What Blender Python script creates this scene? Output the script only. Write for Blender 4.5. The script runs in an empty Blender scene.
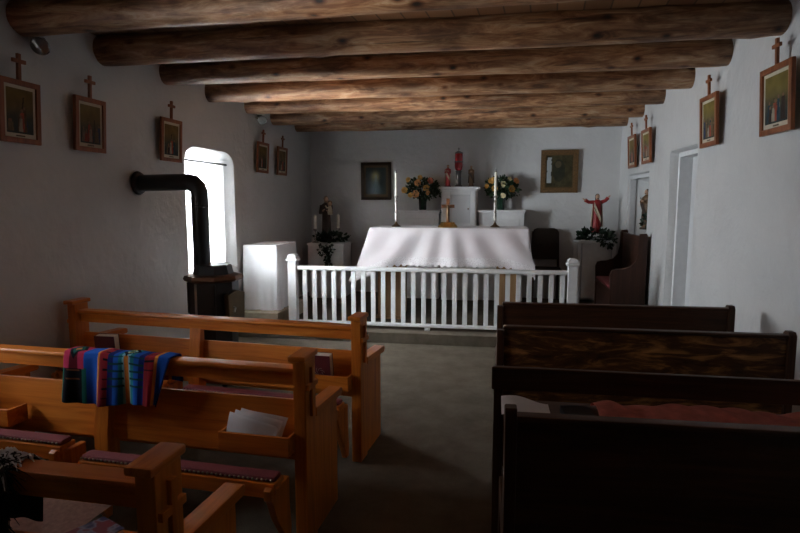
import bpy, bmesh, math, random
from mathutils import Vector, Matrix, Euler, noise
random.seed(7)
PI = math.pi
sc = bpy.context.scene
COL = sc.collection

# ------------------------------------------------------------------ materials
def new_mat(name):
    m = bpy.data.materials.new(name); m.use_nodes = True
    nt = m.node_tree; nt.nodes.clear()
    out = nt.nodes.new('ShaderNodeOutputMaterial')
    b = nt.nodes.new('ShaderNodeBsdfPrincipled')
    nt.links.new(b.outputs[0], out.inputs[0])
    return m, nt, b, out

def ramp(nt, stops):
    r = nt.nodes.new('ShaderNodeValToRGB')
    e = r.color_ramp.elements
    while len(e) < len(stops): e.new(0.5)
    for el, (p, c) in zip(e, stops):
        el.position = p; el.color = (*c, 1)
    return r

def coords(nt, scale=(1, 1, 1), rand=True):
    tc = nt.nodes.new('ShaderNodeTexCoord')
    mp = nt.nodes.new('ShaderNodeMapping')
    mp.inputs['Scale'].default_value = scale
    if rand:
        oi = nt.nodes.new('ShaderNodeObjectInfo')
        mu = nt.nodes.new('ShaderNodeVectorMath'); mu.operation = 'SCALE'
        mu.inputs[0].default_value = (13.1, 7.7, 9.3)
        nt.links.new(oi.outputs['Random'], mu.inputs['Scale'])
        ad = nt.nodes.new('ShaderNodeVectorMath'); ad.operation = 'ADD'
        nt.links.new(tc.outputs['Object'], ad.inputs[0]); nt.links.new(mu.outputs[0], ad.inputs[1])
        nt.links.new(ad.outputs[0], mp.inputs[0])
    else:
        nt.links.new(tc.outputs['Object'], mp.inputs[0])
    return mp

def noise_tex(nt, mp, scale, detail=4, rough=.55, dist=0.0):
    n = nt.nodes.new('ShaderNodeTexNoise')
    n.inputs['Scale'].default_value = scale; n.inputs['Detail'].default_value = detail
    n.inputs['Roughness'].default_value = rough; n.inputs['Distortion'].default_value = dist
    nt.links.new(mp.outputs[0], n.inputs['Vector'])
    return n

def bump(nt, b, src, strength, dist=.01):
    bp = nt.nodes.new('ShaderNodeBump')
    bp.inputs['Strength'].default_value = strength; bp.inputs['Distance'].default_value = dist
    nt.links.new(src, bp.inputs['Height']); nt.links.new(bp.outputs[0], b.inputs['Normal'])
    return bp

def plain(name, col, rough=.5, metal=0, var=.12, scale=18, bmp=0.0, coat=0, spec=.5, sheen=0):
    m, nt, b, _ = new_mat(name)
    mp = coords(nt); n = noise_tex(nt, mp, scale)
    lo = tuple(max(0, c*(1-var)) for c in col); hi = tuple(min(1, c*(1+var)) for c in col)
    r = ramp(nt, [(.3, lo), (.7, hi)])
    nt.links.new(n.outputs['Fac'], r.inputs[0]); nt.links.new(r.outputs[0], b.inputs['Base Color'])
    b.inputs['Roughness'].default_value = rough; b.inputs['Metallic'].default_value = metal
    b.inputs['Coat Weight'].default_value = coat; b.inputs['Specular IOR Level'].default_value = spec
    b.inputs['Sheen Weight'].default_value = sheen
    if bmp: bump(nt, b, n.outputs['Fac'], bmp)
    return m

def wood(name, c1, c2, c3, axis, rough=.35, coat=.25, sc_=1.0, along=1.6):
    m, nt, b, _ = new_mat(name)
    s = [26*sc_]*3; s['xyz'.index(axis)] = along*sc_
    mp = coords(nt, s)
    n = noise_tex(nt, mp, 1.0, 6, .62, .8)
    r = ramp(nt, [(.28, c1), (.5, c2), (.72, c3)])
    nt.links.new(n.outputs['Fac'], r.inputs[0]); nt.links.new(r.outputs[0], b.inputs['Base Color'])
    b.inputs['Roughness'].default_value = rough; b.inputs['Coat Weight'].default_value = coat
    b.inputs['Specular IOR Level'].default_value = .3; b.inputs['Coat Roughness'].default_value = .25
    bump(nt, b, n.outputs['Fac'], .12, .004)
    return m

M = {}
for ax in 'xyz':
    M['pine_'+ax] = wood('honey_pine_'+ax, (.34, .078, .008), (.54, .150, .016), (.66, .215, .03), ax, .36, .15)
    M['dark_'+ax] = wood('dark_stain_'+ax, (.022, .008, .0035), (.050, .018, .007), (.088, .033, .013), ax, .5, .04)
    M['frame_'+ax] = wood('picture_frame_wood_'+ax, (.13, .038, .012), (.23, .068, .022), (.30, .10, .034), ax, .4, .15)
    M['oak_'+ax] = wood('oak_'+ax, (.20, .105, .045), (.30, .17, .08), (.37, .22, .11), ax, .5, .1)
    M['settle_'+ax] = wood('mahogany_'+ax, (.018, .006, .0035), (.034, .012, .0065), (.05, .018, .009), ax, .45, .1)
M['worn_x'] = wood('worn_varnish_x', (.014, .005, .0025), (.10, .037, .011), (.55, .25, .08), 'x', .45, .05, .8, 5.5)

def plaster(name, col):
    m, nt, b, _ = new_mat(name)
    mp = coords(nt, (1, 1, 1), False)
    n1 = noise_tex(nt, mp, 2.2, 5, .6); n2 = noise_tex(nt, mp, 11, 3, .5, .4)
    r = ramp(nt, [(.25, tuple(c*.88 for c in col)), (.75, col)])
    nt.links.new(n1.outputs['Fac'], r.inputs[0]); nt.links.new(r.outputs[0], b.inputs['Base Color'])
    mx = nt.nodes.new('ShaderNodeMath'); mx.operation = 'MULTIPLY_ADD'
    mx.inputs[1].default_value = 3.0
    nt.links.new(n1.outputs['Fac'], mx.inputs[0]); nt.links.new(n2.outputs['Fac'], mx.inputs[2])
    bump(nt, b, mx.outputs[0], .22, .035)
    b.inputs['Roughness'].default_value = .34; b.inputs['Specular IOR Level'].default_value = .5
    return m
M['plaster'] = plaster('whitewashed_plaster', (.62, .62, .615))

def carpet(name, lo, hi):
    m, nt, b, _ = new_mat(name)
    mp = coords(nt, (1, 1, 1), False)
    a = noise_tex(nt, mp, 160, 3, .7); c = noise_tex(nt, mp, 4.5, 6, .7)
    r = ramp(nt, [(.3, lo), (.7, hi)])
    ad = nt.nodes.new('ShaderNodeMath'); ad.operation = 'MULTIPLY_ADD'; ad.inputs[1].default_value = .4
    h = nt.nodes.new('ShaderNodeMath'); h.operation = 'MULTIPLY'; h.inputs[1].default_value = .6
    nt.links.new(a.outputs['Fac'], ad.inputs[0]); nt.links.new(c.outputs['Fac'], h.inputs[0]); nt.links.new(h.outputs[0], ad.inputs[2])
    nt.links.new(ad.outputs[0], r.inputs[0]); nt.links.new(r.outputs[0], b.inputs['Base Color'])
    b.inputs['Roughness'].default_value = .95; b.inputs['Specular IOR Level'].default_value = .1
    bump(nt, b, a.outputs['Fac'], .5, .006)
    return m
M['carpet'] = carpet('grey_brown_carpet', (.065, .053, .039), (.165, .136, .102))

def log_mat():
    m, nt, b, _ = new_mat('peeled_log')
    mp = coords(nt, (2.6, 17, 17)); n = noise_tex(nt, mp, 1.0, 8, .7, .9)
    mp2 = coords(nt, (4.2, 7.0, 7.0)); v = nt.nodes.new('ShaderNodeTexVoronoi'); v.inputs['Scale'].default_value = 1.0
    nt.links.new(mp2.outputs[0], v.inputs['Vector'])
    mp3 = coords(nt, (1.6, 3.4, 3.4)); n3 = noise_tex(nt, mp3, 1.3, 4, .6)
    mp4 = coords(nt, (1.3, 34, 34)); n4 = noise_tex(nt, mp4, 1.0, 4, .6, .4)
    r = ramp(nt, [(.32, (.08, .032, .014)), (.45, (.22, .105, .05)), (.55, (.36, .21, .115)), (.68, (.54, .40, .275))])
    nt.links.new(n.outputs['Fac'], r.inputs[0])
    k = ramp(nt, [(.06, (.05, .035, .025)), (.12, (.45, .30, .2)), (.22, (1, 1, 1))])
    nt.links.new(v.outputs['Distance'], k.inputs[0])
    g = ramp(nt, [(.36, (.50, .46, .44)), (.50, (.92, .88, .84)), (.66, (1.0, .90, .80))])
    nt.links.new(n3.outputs['Fac'], g.inputs[0])
    ck = ramp(nt, [(.29, (.14, .10, .08)), (.37, (1, 1, 1))])
    nt.links.new(n4.outputs['Fac'], ck.inputs[0])
    def mul(a, c):
        x = nt.nodes.new('ShaderNodeMix'); x.data_type = 'RGBA'; x.blend_type = 'MULTIPLY'; x.inputs[0].default_value = 1
        nt.links.new(a, x.inputs[6]); nt.links.new(c, x.inputs[7]); return x.outputs[2]
    nt.links.new(mul(mul(mul(r.outputs[0], k.outputs[0]), g.outputs[0]), ck.outputs[0]), b.inputs['Base Color'])
    b.inputs['Roughness'].default_value = .5; b.inputs['Specular IOR Level'].default_value = .45
    ad = nt.nodes.new('ShaderNodeMath'); ad.operation = 'ADD'
    nt.links.new(n.outputs['Fac'], ad.inputs[0]); nt.links.new(ck.outputs[0], ad.inputs[1])
    bump(nt, b, ad.outputs[0], .45, .012)
    return m
M['log'] = log_mat()

def board_mat():
    m, nt, b, _ = new_mat('ceiling_boards')
    mp = coords(nt, (7.5, 1, 1), False)
    mp.inputs['Rotation'].default_value = (0, 0, .62)
    sep = nt.nodes.new('ShaderNodeSeparateXYZ'); nt.links.new(mp.outputs[0], sep.inputs[0])
    fr = nt.nodes.new('ShaderNodeMath'); fr.operation = 'FRACT'; nt.links.new(sep.outputs[0], fr.inputs[0])
    fl = nt.nodes.new('ShaderNodeMath'); fl.operation = 'FLOOR'; nt.links.new(sep.outputs[0], fl.inputs[0])
    wn = nt.nodes.new('ShaderNodeTexWhiteNoise'); wn.noise_dimensions = '1D'; nt.links.new(fl.outputs[0], wn.inputs['W'])
    r = ramp(nt, [(0, (.17, .075, .032)), (1, (.30, .15, .07))]); nt.links.new(wn.outputs['Value'], r.inputs[0])
    g = ramp(nt, [(0, (.1, .1, .1)), (.05, (1, 1, 1)), (.95, (1, 1, 1)), (1, (.1, .1, .1))]); nt.links.new(fr.outputs[0], g.inputs[0])
    x = nt.nodes.new('ShaderNodeMix'); x.data_type = 'RGBA'; x.blend_type = 'MULTIPLY'; x.inputs[0].default_value = 1
    nt.links.new(r.outputs[0], x.inputs[6]); nt.links.new(g.outputs[0], x.inputs[7])
    nt.links.new(x.outputs[2], b.inputs['Base Color']); b.inputs['Roughness'].default_value = .6
    return m
M['boards'] = board_mat()

def paint_mat(name, rough=.5, coat=0.0):          # artwork and woven patterns kept in a colour attribute
    m, nt, b, _ = new_mat(name)
    a = nt.nodes.new('ShaderNodeVertexColor'); a.layer_name = 'dye'
    mp = coords(nt); n = noise_tex(nt, mp, 220, 2)
    nt.links.new(a.outputs[0], b.inputs['Base Color'])
    b.inputs['Roughness'].default_value = rough; b.inputs['Specular IOR Level'].default_value = .06
    b.inputs['Coat Weight'].default_value = coat; b.inputs['Coat Roughness'].default_value = .06
    bump(nt, b, n.outputs['Fac'], .15, .002)
    return m
M['print'] = paint_mat('printed_picture', .6, .05)
M['weave'] = paint_mat('woven_wool', .9)

def sheer():
    m, nt, b, out = new_mat('sheer_curtain')
    nt.nodes.remove(b)
    tr = nt.nodes.new('ShaderNodeBsdfTransparent'); tl = nt.nodes.new('ShaderNodeBsdfTranslucent'); df = nt.nodes.new('ShaderNodeBsdfDiffuse')
    tl.inputs[0].default_value = (.95, .95, .95, 1); df.inputs[0].default_value = (.9, .9, .9, 1)
    mp = coords(nt, (1, 1, 1)); n = noise_tex(nt, mp, 300, 2)
    m1 = nt.nodes.new('ShaderNodeMixShader'); m1.inputs[0].default_value = .35
    nt.links.new(tl.outputs[0], m1.inputs[1]); nt.links.new(df.outputs[0], m1.inputs[2])
    r = ramp(nt, [(.3, (.50, .50, .50)), (.7, (.66, .66, .66))]); nt.links.new(n.outputs['Fac'], r.inputs[0])
    m2 = nt.nodes.new('ShaderNodeMixShader'); nt.links.new(r.outputs[0], m2.inputs[0])
    nt.links.new(tr.outputs[0], m2.inputs[1]); nt.links.new(m1.outputs[0], m2.inputs[2])
    nt.links.new(m2.outputs[0], out.inputs[0])
    return m
M['sheer'] = sheer()

def glass():
    m, nt, b, out = new_mat('window_glass')
    nt.nodes.remove(b)
    tr = nt.nodes.new('ShaderNodeBsdfTransparent'); gl = nt.nodes.new('ShaderNodeBsdfGlossy')
    gl.inputs['Roughness'].default_value = .03
    fr = nt.nodes.new('ShaderNodeFresnel'); fr.inputs[0].default_value = 1.45
    mx = nt.nodes.new('ShaderNodeMixShader')
    nt.links.new(fr.outputs[0], mx.inputs[0]); nt.links.new(tr.outputs[0], mx.inputs[1]); nt.links.new(gl.outputs[0], mx.inputs[2])
    nt.links.new(mx.outputs[0], out.inputs[0])
    return m
M['glass'] = glass()

def linen():
    m, nt, b, _ = new_mat('white_linen')
    mp = coords(nt); n = noise_tex(nt, mp, 500, 2); n2 = noise_tex(nt, mp, 3, 3)
    r = ramp(nt, [(.3, (.60, .535, .55)), (.7, (.66, .62, .63))]); nt.links.new(n2.outputs['Fac'], r.inputs[0])
    nt.links.new(r.outputs[0], b.inputs['Base Color'])
    b.inputs['Roughness'].default_value = .85; b.inputs['Sheen Weight'].default_value = .2
    bump(nt, b, n.outputs['Fac'], .2, .002)
    return m
M['linen'] = linen()

def lace():
    m, nt, b, _ = new_mat('lace_border')
    mp = coords(nt, (1, 1, 1), False)
    v = nt.nodes.new('ShaderNodeTexVoronoi'); v.inputs['Scale'].default_value = 48; v.feature = 'DISTANCE_TO_EDGE'
    nt.links.new(mp.outputs[0], v.inputs['Vector'])
    r = ramp(nt, [(.02, (.74, .71, .72)), (.2, (.57, .53, .54))]); nt.links.new(v.outputs['Distance'], r.inputs[0])
    nt.links.new(r.outputs[0], b.inputs['Base Color']); b.inputs['Roughness'].default_value = .9
    bump(nt, b, v.outputs['Distance'], -.9, .02)
    return m
M['lace'] = lace()

M['white_paint'] = plain('white_paint', (.74, .74, .74), .38, var=.04)
M['white_cloth'] = plain('white_cloth', (.80, .80, .81), .9, var=.03, sheen=.2)
M['casing'] = plain('white_casing_paint', (.66, .67, .68), .5, var=.05)
M['door_paint'] = plain('pale_grey_door_paint', (.55, .56, .57), .55, var=.05, scale=4)
M['iron'] = plain('black_iron', (.012, .012, .013), .45, var=.3, bmp=.15)
M['pipe'] = plain('black_stovepipe', (.010, .0105, .012), .38, var=.3)
M['rim'] = plain('browned_iron_rim', (.17, .09, .05), .35, .6)
M['bronze'] = plain('bronze', (.11, .07, .035), .4, .7)
M['nickel'] = plain('nickel', (.55, .53, .50), .35, .6)
M['brass'] = plain('brass', (.50, .31, .11), .25, .95)
M['silver'] = plain('silvered_metal', (.34, .31, .28), .35, .8, var=.5, scale=40)
M['wax'] = plain('candle_wax', (.80, .77, .66), .5, var=.04)
M['wick'] = plain('wick', (.02, .018, .015), .9)
M['cross_wood'] = wood('crucifix_wood', (.09, .03, .012), (.15, .055, .022), (.21, .085, .038), 'z', .4)
M['red_uphol'] = plain('red_upholstery', (.17, .022, .026), .8, sheen=0, bmp=.2, scale=120)
M['stud'] = plain('pale_brass_studs', (.26, .18, .11), .4, .4)
M['leaf'] = plain('dark_green_leaf', (.018, .045, .016), .5, var=.4, scale=30)
M['leaf2'] = plain('ivy_leaf', (.010, .028, .012), .5, var=.4, scale=30)
M['vase'] = plain('dark_green_glaze', (.012, .035, .022), .2, coat=.5)
M['peach'] = plain('peach_petal', (.70, .33, .13), .7, var=.25, scale=25)
M['apricot'] = plain('yellow_orange_petal', (.72, .42, .12), .7, var=.25, scale=25)
M['coral'] = plain('coral_petal', (.55, .17, .10), .7, var=.25, scale=25)
M['cream'] = plain('cream_petal', (.70, .60, .36), .7, var=.2, scale=25)
M['skin'] = plain('painted_flesh', (.50, .30, .19), .5, var=.08)
M['hair'] = plain('painted_dark_hair', (.035, .018, .010), .6)
M['red_robe'] = plain('red_painted_robe', (.34, .022, .022), .5, var=.15)
M['cream_robe'] = plain('cream_painted_robe', (.62, .50, .36), .5)
M['brown_robe'] = plain('brown_painted_robe', (.045, .022, .013), .55)
M['tan_robe'] = plain('tan_painted_robe', (.14, .072, .03), .55)
M['gilt'] = plain('gilt', (.11, .055, .014), .55, .15, var=.4, scale=60, bmp=.4)
M['old_gilt'] = plain('dark_frame_moulding', (.026, .014, .007), .7, 0, spec=.12, var=.3, scale=40, bmp=.2)
M['olive_gilt'] = plain('dull_gilt_liner', (.085, .05, .02), .6, 0, spec=.15)
M['mat_card'] = plain('cream_mount', (.52, .45, .34), .8, var=.05)
M['ruby'] = plain('ruby_glass', (.30, .008, .012), .12, coat=.6, var=.2)
M['pewter'] = plain('dark_pewter', (.10, .09, .09), .4, .6, var=.3)
M['pages'] = plain('book_pages', (.70, .68, .62), .8, var=.05)
M['maroon'] = plain('maroon_cover', (.10, .014, .020), .45)
M['paper'] = plain('white_paper', (.86, .85, .87), .8, var=.04)
M['black_cover'] = plain('black_cover', (.014, .013, .014), .5)
M['brown_cloth'] = plain('rust_brown_cloth', (.38, .20, .15), .9, var=.2, scale=60, bmp=.3)
M['red_cloth'] = plain('faded_red_cloth', (.62, .18, .13), .9, var=.2, scale=20, bmp=.3)
M['chair_pad'] = plain('dark_brown_vinyl', (.020, .013, .009), .6, spec=.15)
M['lamp_glass'] = plain('reflector_lamp_glass', (.20, .20, .20), .12, .6, coat=.8)
M['plinth'] = plain('tan_plinth', (.34, .28, .20), .8, bmp=.2)
M['shawl'] = plain('black_wool', (.012, .011, .012), .95, var=.4, bmp=.6, scale=90)
M['fringe'] = plain('white_fringe', (.82, .82, .86), .95)
m_, nt_, b_, _ = new_mat('blue_red_cover')
mp_ = coords(nt_); n_ = noise_tex(nt_, mp_, 16, 2)
r_ = ramp(nt_, [(.40, (.025, .025, .09)), (.5, (.20, .20, .26)), (.54, (.17, .02, .03))])
nt_.links.new(n_.outputs['Fac'], r_.inputs[0]); nt_.links.new(r_.outputs[0], b_.inputs['Base Color']); b_.inputs['Roughness'].default_value = .4
M['crimson_book'] = m_

# ------------------------------------------------------------------ mesh helpers
def rotm(rx=0, ry=0, rz=0): return Euler((rx, ry, rz)).to_matrix().to_4x4()

def box(bm, c, s, bev=.004, R=None, seg=2):
    Mx = Matrix.Translation(c) @ (R or Matrix.Identity(4)) @ Matrix.Diagonal((s[0], s[1], s[2], 1))
    r = bmesh.ops.create_cube(bm, size=1, matrix=Mx)
    if bev > 0:
        es = list({e for v in r['verts'] for e in v.link_edges})
        bmesh.ops.bevel(bm, geom=es, offset=min(bev, min(s)*.45), segments=seg, affect='EDGES', profile=.5)

def b6(bm, x0, x1, y0, y1, z0, z1, bev=.004):
    box(bm, ((x0+x1)/2, (y0+y1)/2, (z0+z1)/2), (x1-x0, y1-y0, z1-z0), bev)

def tube(bm, pts, rad, n=12, caps=True, sx=1.0):
    pts = [Vector(p) for p in pts]
    if not hasattr(rad, '__len__'): rad = [rad]*len(pts)
    rings = []; prev = None
    for i, p in enumerate(pts):
        d = (pts[min(i+1, len(pts)-1)] - pts[max(i-1, 0)]).normalized()
        if prev is None:
            a = Vector((0, 0, 1)) if abs(d.z) < .9 else Vector((1, 0, 0))
            u = d.cross(a).normalized()
        else:
            u = (prev - d*prev.dot(d)).normalized()
        prev = u; w = d.cross(u)
        rings.append([bm.verts.new(p + (u*math.cos(t)*sx + w*math.sin(t))*rad[i]) for t in (2*PI*k/n for k in range(n))])
    for a, b in zip(rings, rings[1:]):
        for k in range(n): bm.faces.new((a[k], a[(k+1) % n], b[(k+1) % n], b[k]))
    if caps:
        bm.faces.new(rings[0][::-1]); bm.faces.new(rings[-1])

def lathe(bm, prof, n=20, c=(0, 0, 0), sx=1, sy=1, rot0=0):
    rings = []
    for r, z in prof:
        rings.append([bm.verts.new((c[0]+sx*r*math.cos(rot0+2*PI*k/n), c[1]+sy*r*math.sin(rot0+2*PI*k/n), c[2]+z)) for k in range(n)])
    for a, b in zip(rings, rings[1:]):
        for k in range(n): bm.faces.new((a[k], a[(k+1) % n], b[(k+1) % n], b[k]))
    bm.faces.new(rings[0][::-1]); bm.faces.new(rings[-1])

def ball(bm, c, r, n=12, s=(1, 1, 1)):
    bmesh.ops.create_uvsphere(bm, u_segments=n, v_segments=max(6, n*2//3), radius=1,
        matrix=Matrix.Translation(c) @ Matrix.Diagonal((r*s[0], r*s[1], r*s[2], 1)))

def prism(bm, poly, axis, t0, t1, bev=0.0):
    def P(a, b, t):
        return {'x': (t, a, b), 'y': (a, t, b), 'z': (a, b, t)}[axis]
    A = [bm.verts.new(P(a, b, t0)) for a, b in poly]; B = [bm.verts.new(P(a, b, t1)) for a, b in poly]
    fs = [bm.faces.new(A[::-1]), bm.faces.new(B)]
    n = len(poly)
    for k in range(n): fs.append(bm.faces.new((A[k], A[(k+1) % n], B[(k+1) % n], B[k])))
    bmesh.ops.recalc_face_normals(bm, faces=fs)
    if bev:
        es = list({e for f in fs[:2] for e in f.edges})
        bmesh.ops.bevel(bm, geom=es, offset=bev, segments=2, affect='EDGES', profile=.5)

def sheet(bm, nu, nv, fn, dye=None, thick=0):
    V = [[bm.verts.new(fn(i/nu, j/nv)) for j in range(nv+1)] for i in range(nu+1)]
    lay = bm.loops.layers.float_color.get('dye') or bm.loops.layers.float_color.new('dye') if dye else None
    fs = []
    for i in range(nu):
        for j in range(nv):
            f = bm.faces.new((V[i][j], V[i+1][j], V[i+1][j+1], V[i][j+1])); fs.append(f)
            if dye:
                for l, (a, b) in zip(f.loops, ((i, j), (i+1, j), (i+1, j+1), (i, j+1))):
                    l[lay] = (*dye(a/nu, b/nv), 1)
    if thick:
        bmesh.ops.solidify(bm, geom=fs, thickness=thick)
    return V

def obj(name, bm, mat, parent=None, ang=35, normals=True):
    if normals: bmesh.ops.recalc_face_normals(bm, faces=bm.faces)
    me = bpy.data.meshes.new(name); bm.to_mesh(me); bm.free()
    for p in me.polygons: p.use_smooth = True
    me.set_sharp_from_angle(angle=math.radians(ang))
    me.materials.append(mat)
    o = bpy.data.objects.new(name, me); COL.objects.link(o)
    if ang == 35:
        wn = o.modifiers.new('weighted', 'WEIGHTED_NORMAL'); wn.keep_sharp = True
    if parent: o.parent = parent
    return o

def NB(): return bmesh.new()

def part(name, mat, parent, *boxes, bev=.004):
    bm = NB()
    for b in boxes: b6(bm, *b, bev=bev)
    return obj(name, bm, mat, parent)

def tag(o, label=None, cat=None, group=None, kind=None):
    if label: o['label'] = label
    if cat: o['category'] = cat
    if group: o['group'] = group
    if kind: o['kind'] = kind
    return o

def thing(name, label, cat, loc=(0, 0, 0), rz=0, group=None):
    o = bpy.data.objects.new(name, None); COL.objects.link(o)
    o.empty_display_size = .1
    o.location = loc; o.rotation_euler = (0, 0, rz)
    return tag(o, label, cat, group)

def struct(name, bm, mat, parent=None, ang=35, label=None):
    o = obj(name, bm, mat, parent, ang)
    if parent is None:
        o['kind'] = 'structure'
        if label: o['label'] = label
    return o

def dup(root, loc, rz=0, label=None, group=None):
    r = root.copy(); COL.objects.link(r); r.location = loc; r.rotation_euler = (0, 0, rz)
    if label: r['label'] = label
    if group: r['group'] = group
    for ch in list(root.children):
        c = ch.copy(); COL.objects.link(c); c.parent = r
        for g in list(ch.children):
            d = g.copy(); COL.objects.link(d); d.parent = c
    return r

def apply_mods(o):
    dg = bpy.context.evaluated_depsgraph_get(); dg.update()
    me = bpy.data.meshes.new_from_object(o.evaluated_get(dg))
    o.modifiers.clear(); old = o.data; o.data = me; bpy.data.meshes.remove(old)
    return o
# ------------------------------------------------------------------ room shell
XL, XR, YB, YF, H, PZ, PY = -2.9, 1.72, 8.55, -1.6, 2.78, .12, 5.98
def wob(a, b, k):
    v = noise.noise(Vector((a*1.1, b*1.3, k)))*.6 + noise.noise(Vector((a*3.1, b*3.4, k+5)))*.4
    return .013*(v - .75)                       # always into the wall

def back_y(x): return 8.75-.30*(x-XL)/(XR-XL)  # the altar wall is a little out of square

def slab(name, fin, fout, nu, nv):
    bm = NB()
    A = [[bm.verts.new(fin(i/nu, j/nv)) for j in range(nv+1)] for i in range(nu+1)]
    B = [[bm.verts.new(fout(i/nu, j/nv)) for j in range(nv+1)] for i in range(nu+1)]
    for i in range(nu):
        for j in range(nv):
            bm.faces.new((A[i][j], A[i+1][j], A[i+1][j+1], A[i][j+1]))
            bm.faces.new((B[i][j], B[i][j+1], B[i+1][j+1], B[i+1][j]))
    for i in range(nu):
        bm.faces.new((A[i][0], B[i][0], B[i+1][0], A[i+1][0])); bm.faces.new((A[i][nv], A[i+1][nv], B[i+1][nv], B[i][nv]))
    for j in range(nv):
        bm.faces.new((A[0][j], A[0][j+1], B[0][j+1], B[0][j])); bm.faces.new((A[nu][j], B[nu][j], B[nu][j+1], A[nu][j+1]))
    return struct(name, bm, M['plaster'], ang=60)

T = .5
Y0, Y1 = YF-T, YB+T
wl = slab('wall_left', lambda u, v: (XL+wob(Y0+(Y1-Y0)*u, H*v, 1), Y0+(Y1-Y0)*u, H*v), lambda u, v: (XL-T, Y0+(Y1-Y0)*u, H*v), 220, 56)
wr = slab('wall_right', lambda u, v: (XR-wob(Y0+(Y1-Y0)*u, H*v, 9), Y0+(Y1-Y0)*u, H*v), lambda u, v: (XR+T, Y0+(Y1-Y0)*u, H*v), 220, 56)
wb = slab('wall_back', lambda u, v: (XL-.1+(XR-XL+.2)*u, back_y(XL-.1+(XR-XL+.2)*u)-wob(XL+(XR-XL)*u, H*v, 17)-.0, H*v), lambda u, v: (XL-.1+(XR-XL+.2)*u, YB+T, H*v), 70, 40)
wf = slab('wall_front', lambda u, v: (XL+(XR-XL)*u, YF+wob(XL+(XR-XL)*u, H*v, 23), H*v), lambda u, v: (XL+(XR-XL)*u, YF-T, H*v), 30, 16)
bm = NB(); b6(bm, XL-T, XR+T, Y0, Y1, -.1, 0, 0); struct('floor', bm, M['carpet'])
bm = NB(); b6(bm, XL-T, XR+T, Y0, Y1, H-.02, H+.1, 0); struct('ceiling', bm, M['boards'])
bm = NB(); b6(bm, XL, XR, PY, 8.43, 0, PZ, .012); b6(bm, XL, XR, 8.42, 8.78, 0, PZ, 0); struct('sanctuary_floor', bm, M['carpet'], label='raised carpeted sanctuary floor beyond the communion rail')

def cutter(wall, sections, prof, slant=0):              # sections: (x, expand); prof(expand) -> [(y, z)]
    bm = NB(); rings = [[bm.verts.new((x, y-slant*max(0, XL-.09-x), z)) for y, z in prof(e)] for x, e in sections]
    n = len(rings[0])
    for a, b in zip(rings, rings[1:]):
        for k in range(n): bm.faces.new((a[k], a[(k+1) % n], b[(k+1) % n], b[k]))
    bm.faces.new(rings[0][::-1]); bm.faces.new(rings[-1])
    bmesh.ops.recalc_face_normals(bm, faces=bm.faces)
    me = bpy.data.meshes.new('cut'); bm.to_mesh(me); bm.free()
    o = bpy.data.objects.new('cut', me); COL.objects.link(o)
    md = wall.modifiers.new('b', 'BOOLEAN'); md.operation = 'DIFFERENCE'; md.object = o; md.solver = 'EXACT'
    apply_mods(wall)
    bpy.data.objects.remove(o); bpy.data.meshes.remove(me)
    for p in wall.data.polygons: p.use_smooth = True
    wall.data.set_sharp_from_angle(angle=math.radians(50))

def arch(y0, y1, z0, z1, r):
    def f(e):
        a, b, c, d, R = y0-e, y1+e, z0-e, z1+e, r+e*.5
        p = [(a, c), (b, c)]
        p += [(b-R+R*math.cos(t), d-R*.6+R*.6*math.sin(t)) for t in (PI/2*k/6 for k in range(7))]
        p += [(a+R-R*math.sin(t), d-R*.6+R*.6*math.cos(t)) for t in (PI/2*k/6 for k in range(7))]
        return p
    return f

SL = .65                                       # slant added to the reveals so oblique daylight reaches the altar wall
WINS = [(5.06, 6.02), (1.84, 2.74)]
for (a, b) in WINS:
    cutter(wl, [(XL-T-.2, 0), (XL-.09, 0), (XL-.045, .012), (XL-.018, .03), (XL+.1, .10)], arch(a, b, .84, 2.05, .20), SL)
cutter(wr, [(XR-.1, .06), (XR+.015, .02), (XR+.05, 0), (XR+.30, 0)], arch(5.37, 6.10, -.05, 2.03, .04))
cutter(wr, [(XR-.1, .06), (XR+.015, .02), (XR+.05, 0), (XR+.36, -.14)], arch(6.92, 7.92, 1.06, 1.88, .04))

def window(i, a, b):
    z0, z1 = .84, 2.05; x = XL-.40; a0, b0 = a, b; a, b = a-SL*.31, b-SL*.31
    bm = NB()
    b6(bm, x-.03, x+.03, a, a+.05, z0, z1); b6(bm, x-.03, x+.03, b-.05, b, z0, z1)
    b6(bm, x-.03, x+.03, a, b, z0, z0+.05); b6(bm, x-.03, x+.03, a, b, z1-.06, z1)
    w = struct('window_%d' % i, bm, M['casing'])
    w['label'] = 'white sash window set deep in the thick plaster wall'
    bm = NB(); b6(bm, x-.018, x+.018, (a+b)/2-.015, (a+b)/2+.015, z0, z1); b6(bm, x-.022, x+.022, a, b, 1.43, 1.47)
    obj('glazing_bar', bm, M['casing'], w)
    bm = NB(); b6(bm, x-.003, x+.003, a+.02, b-.02, z0+.02, z1-.02, 0); obj('pane', bm, M['glass'], w)
    # curtain on a thin rod near the room side
    if i == 1: curtain(a0, b0, z0)
    return lights(a0, b0)

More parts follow.
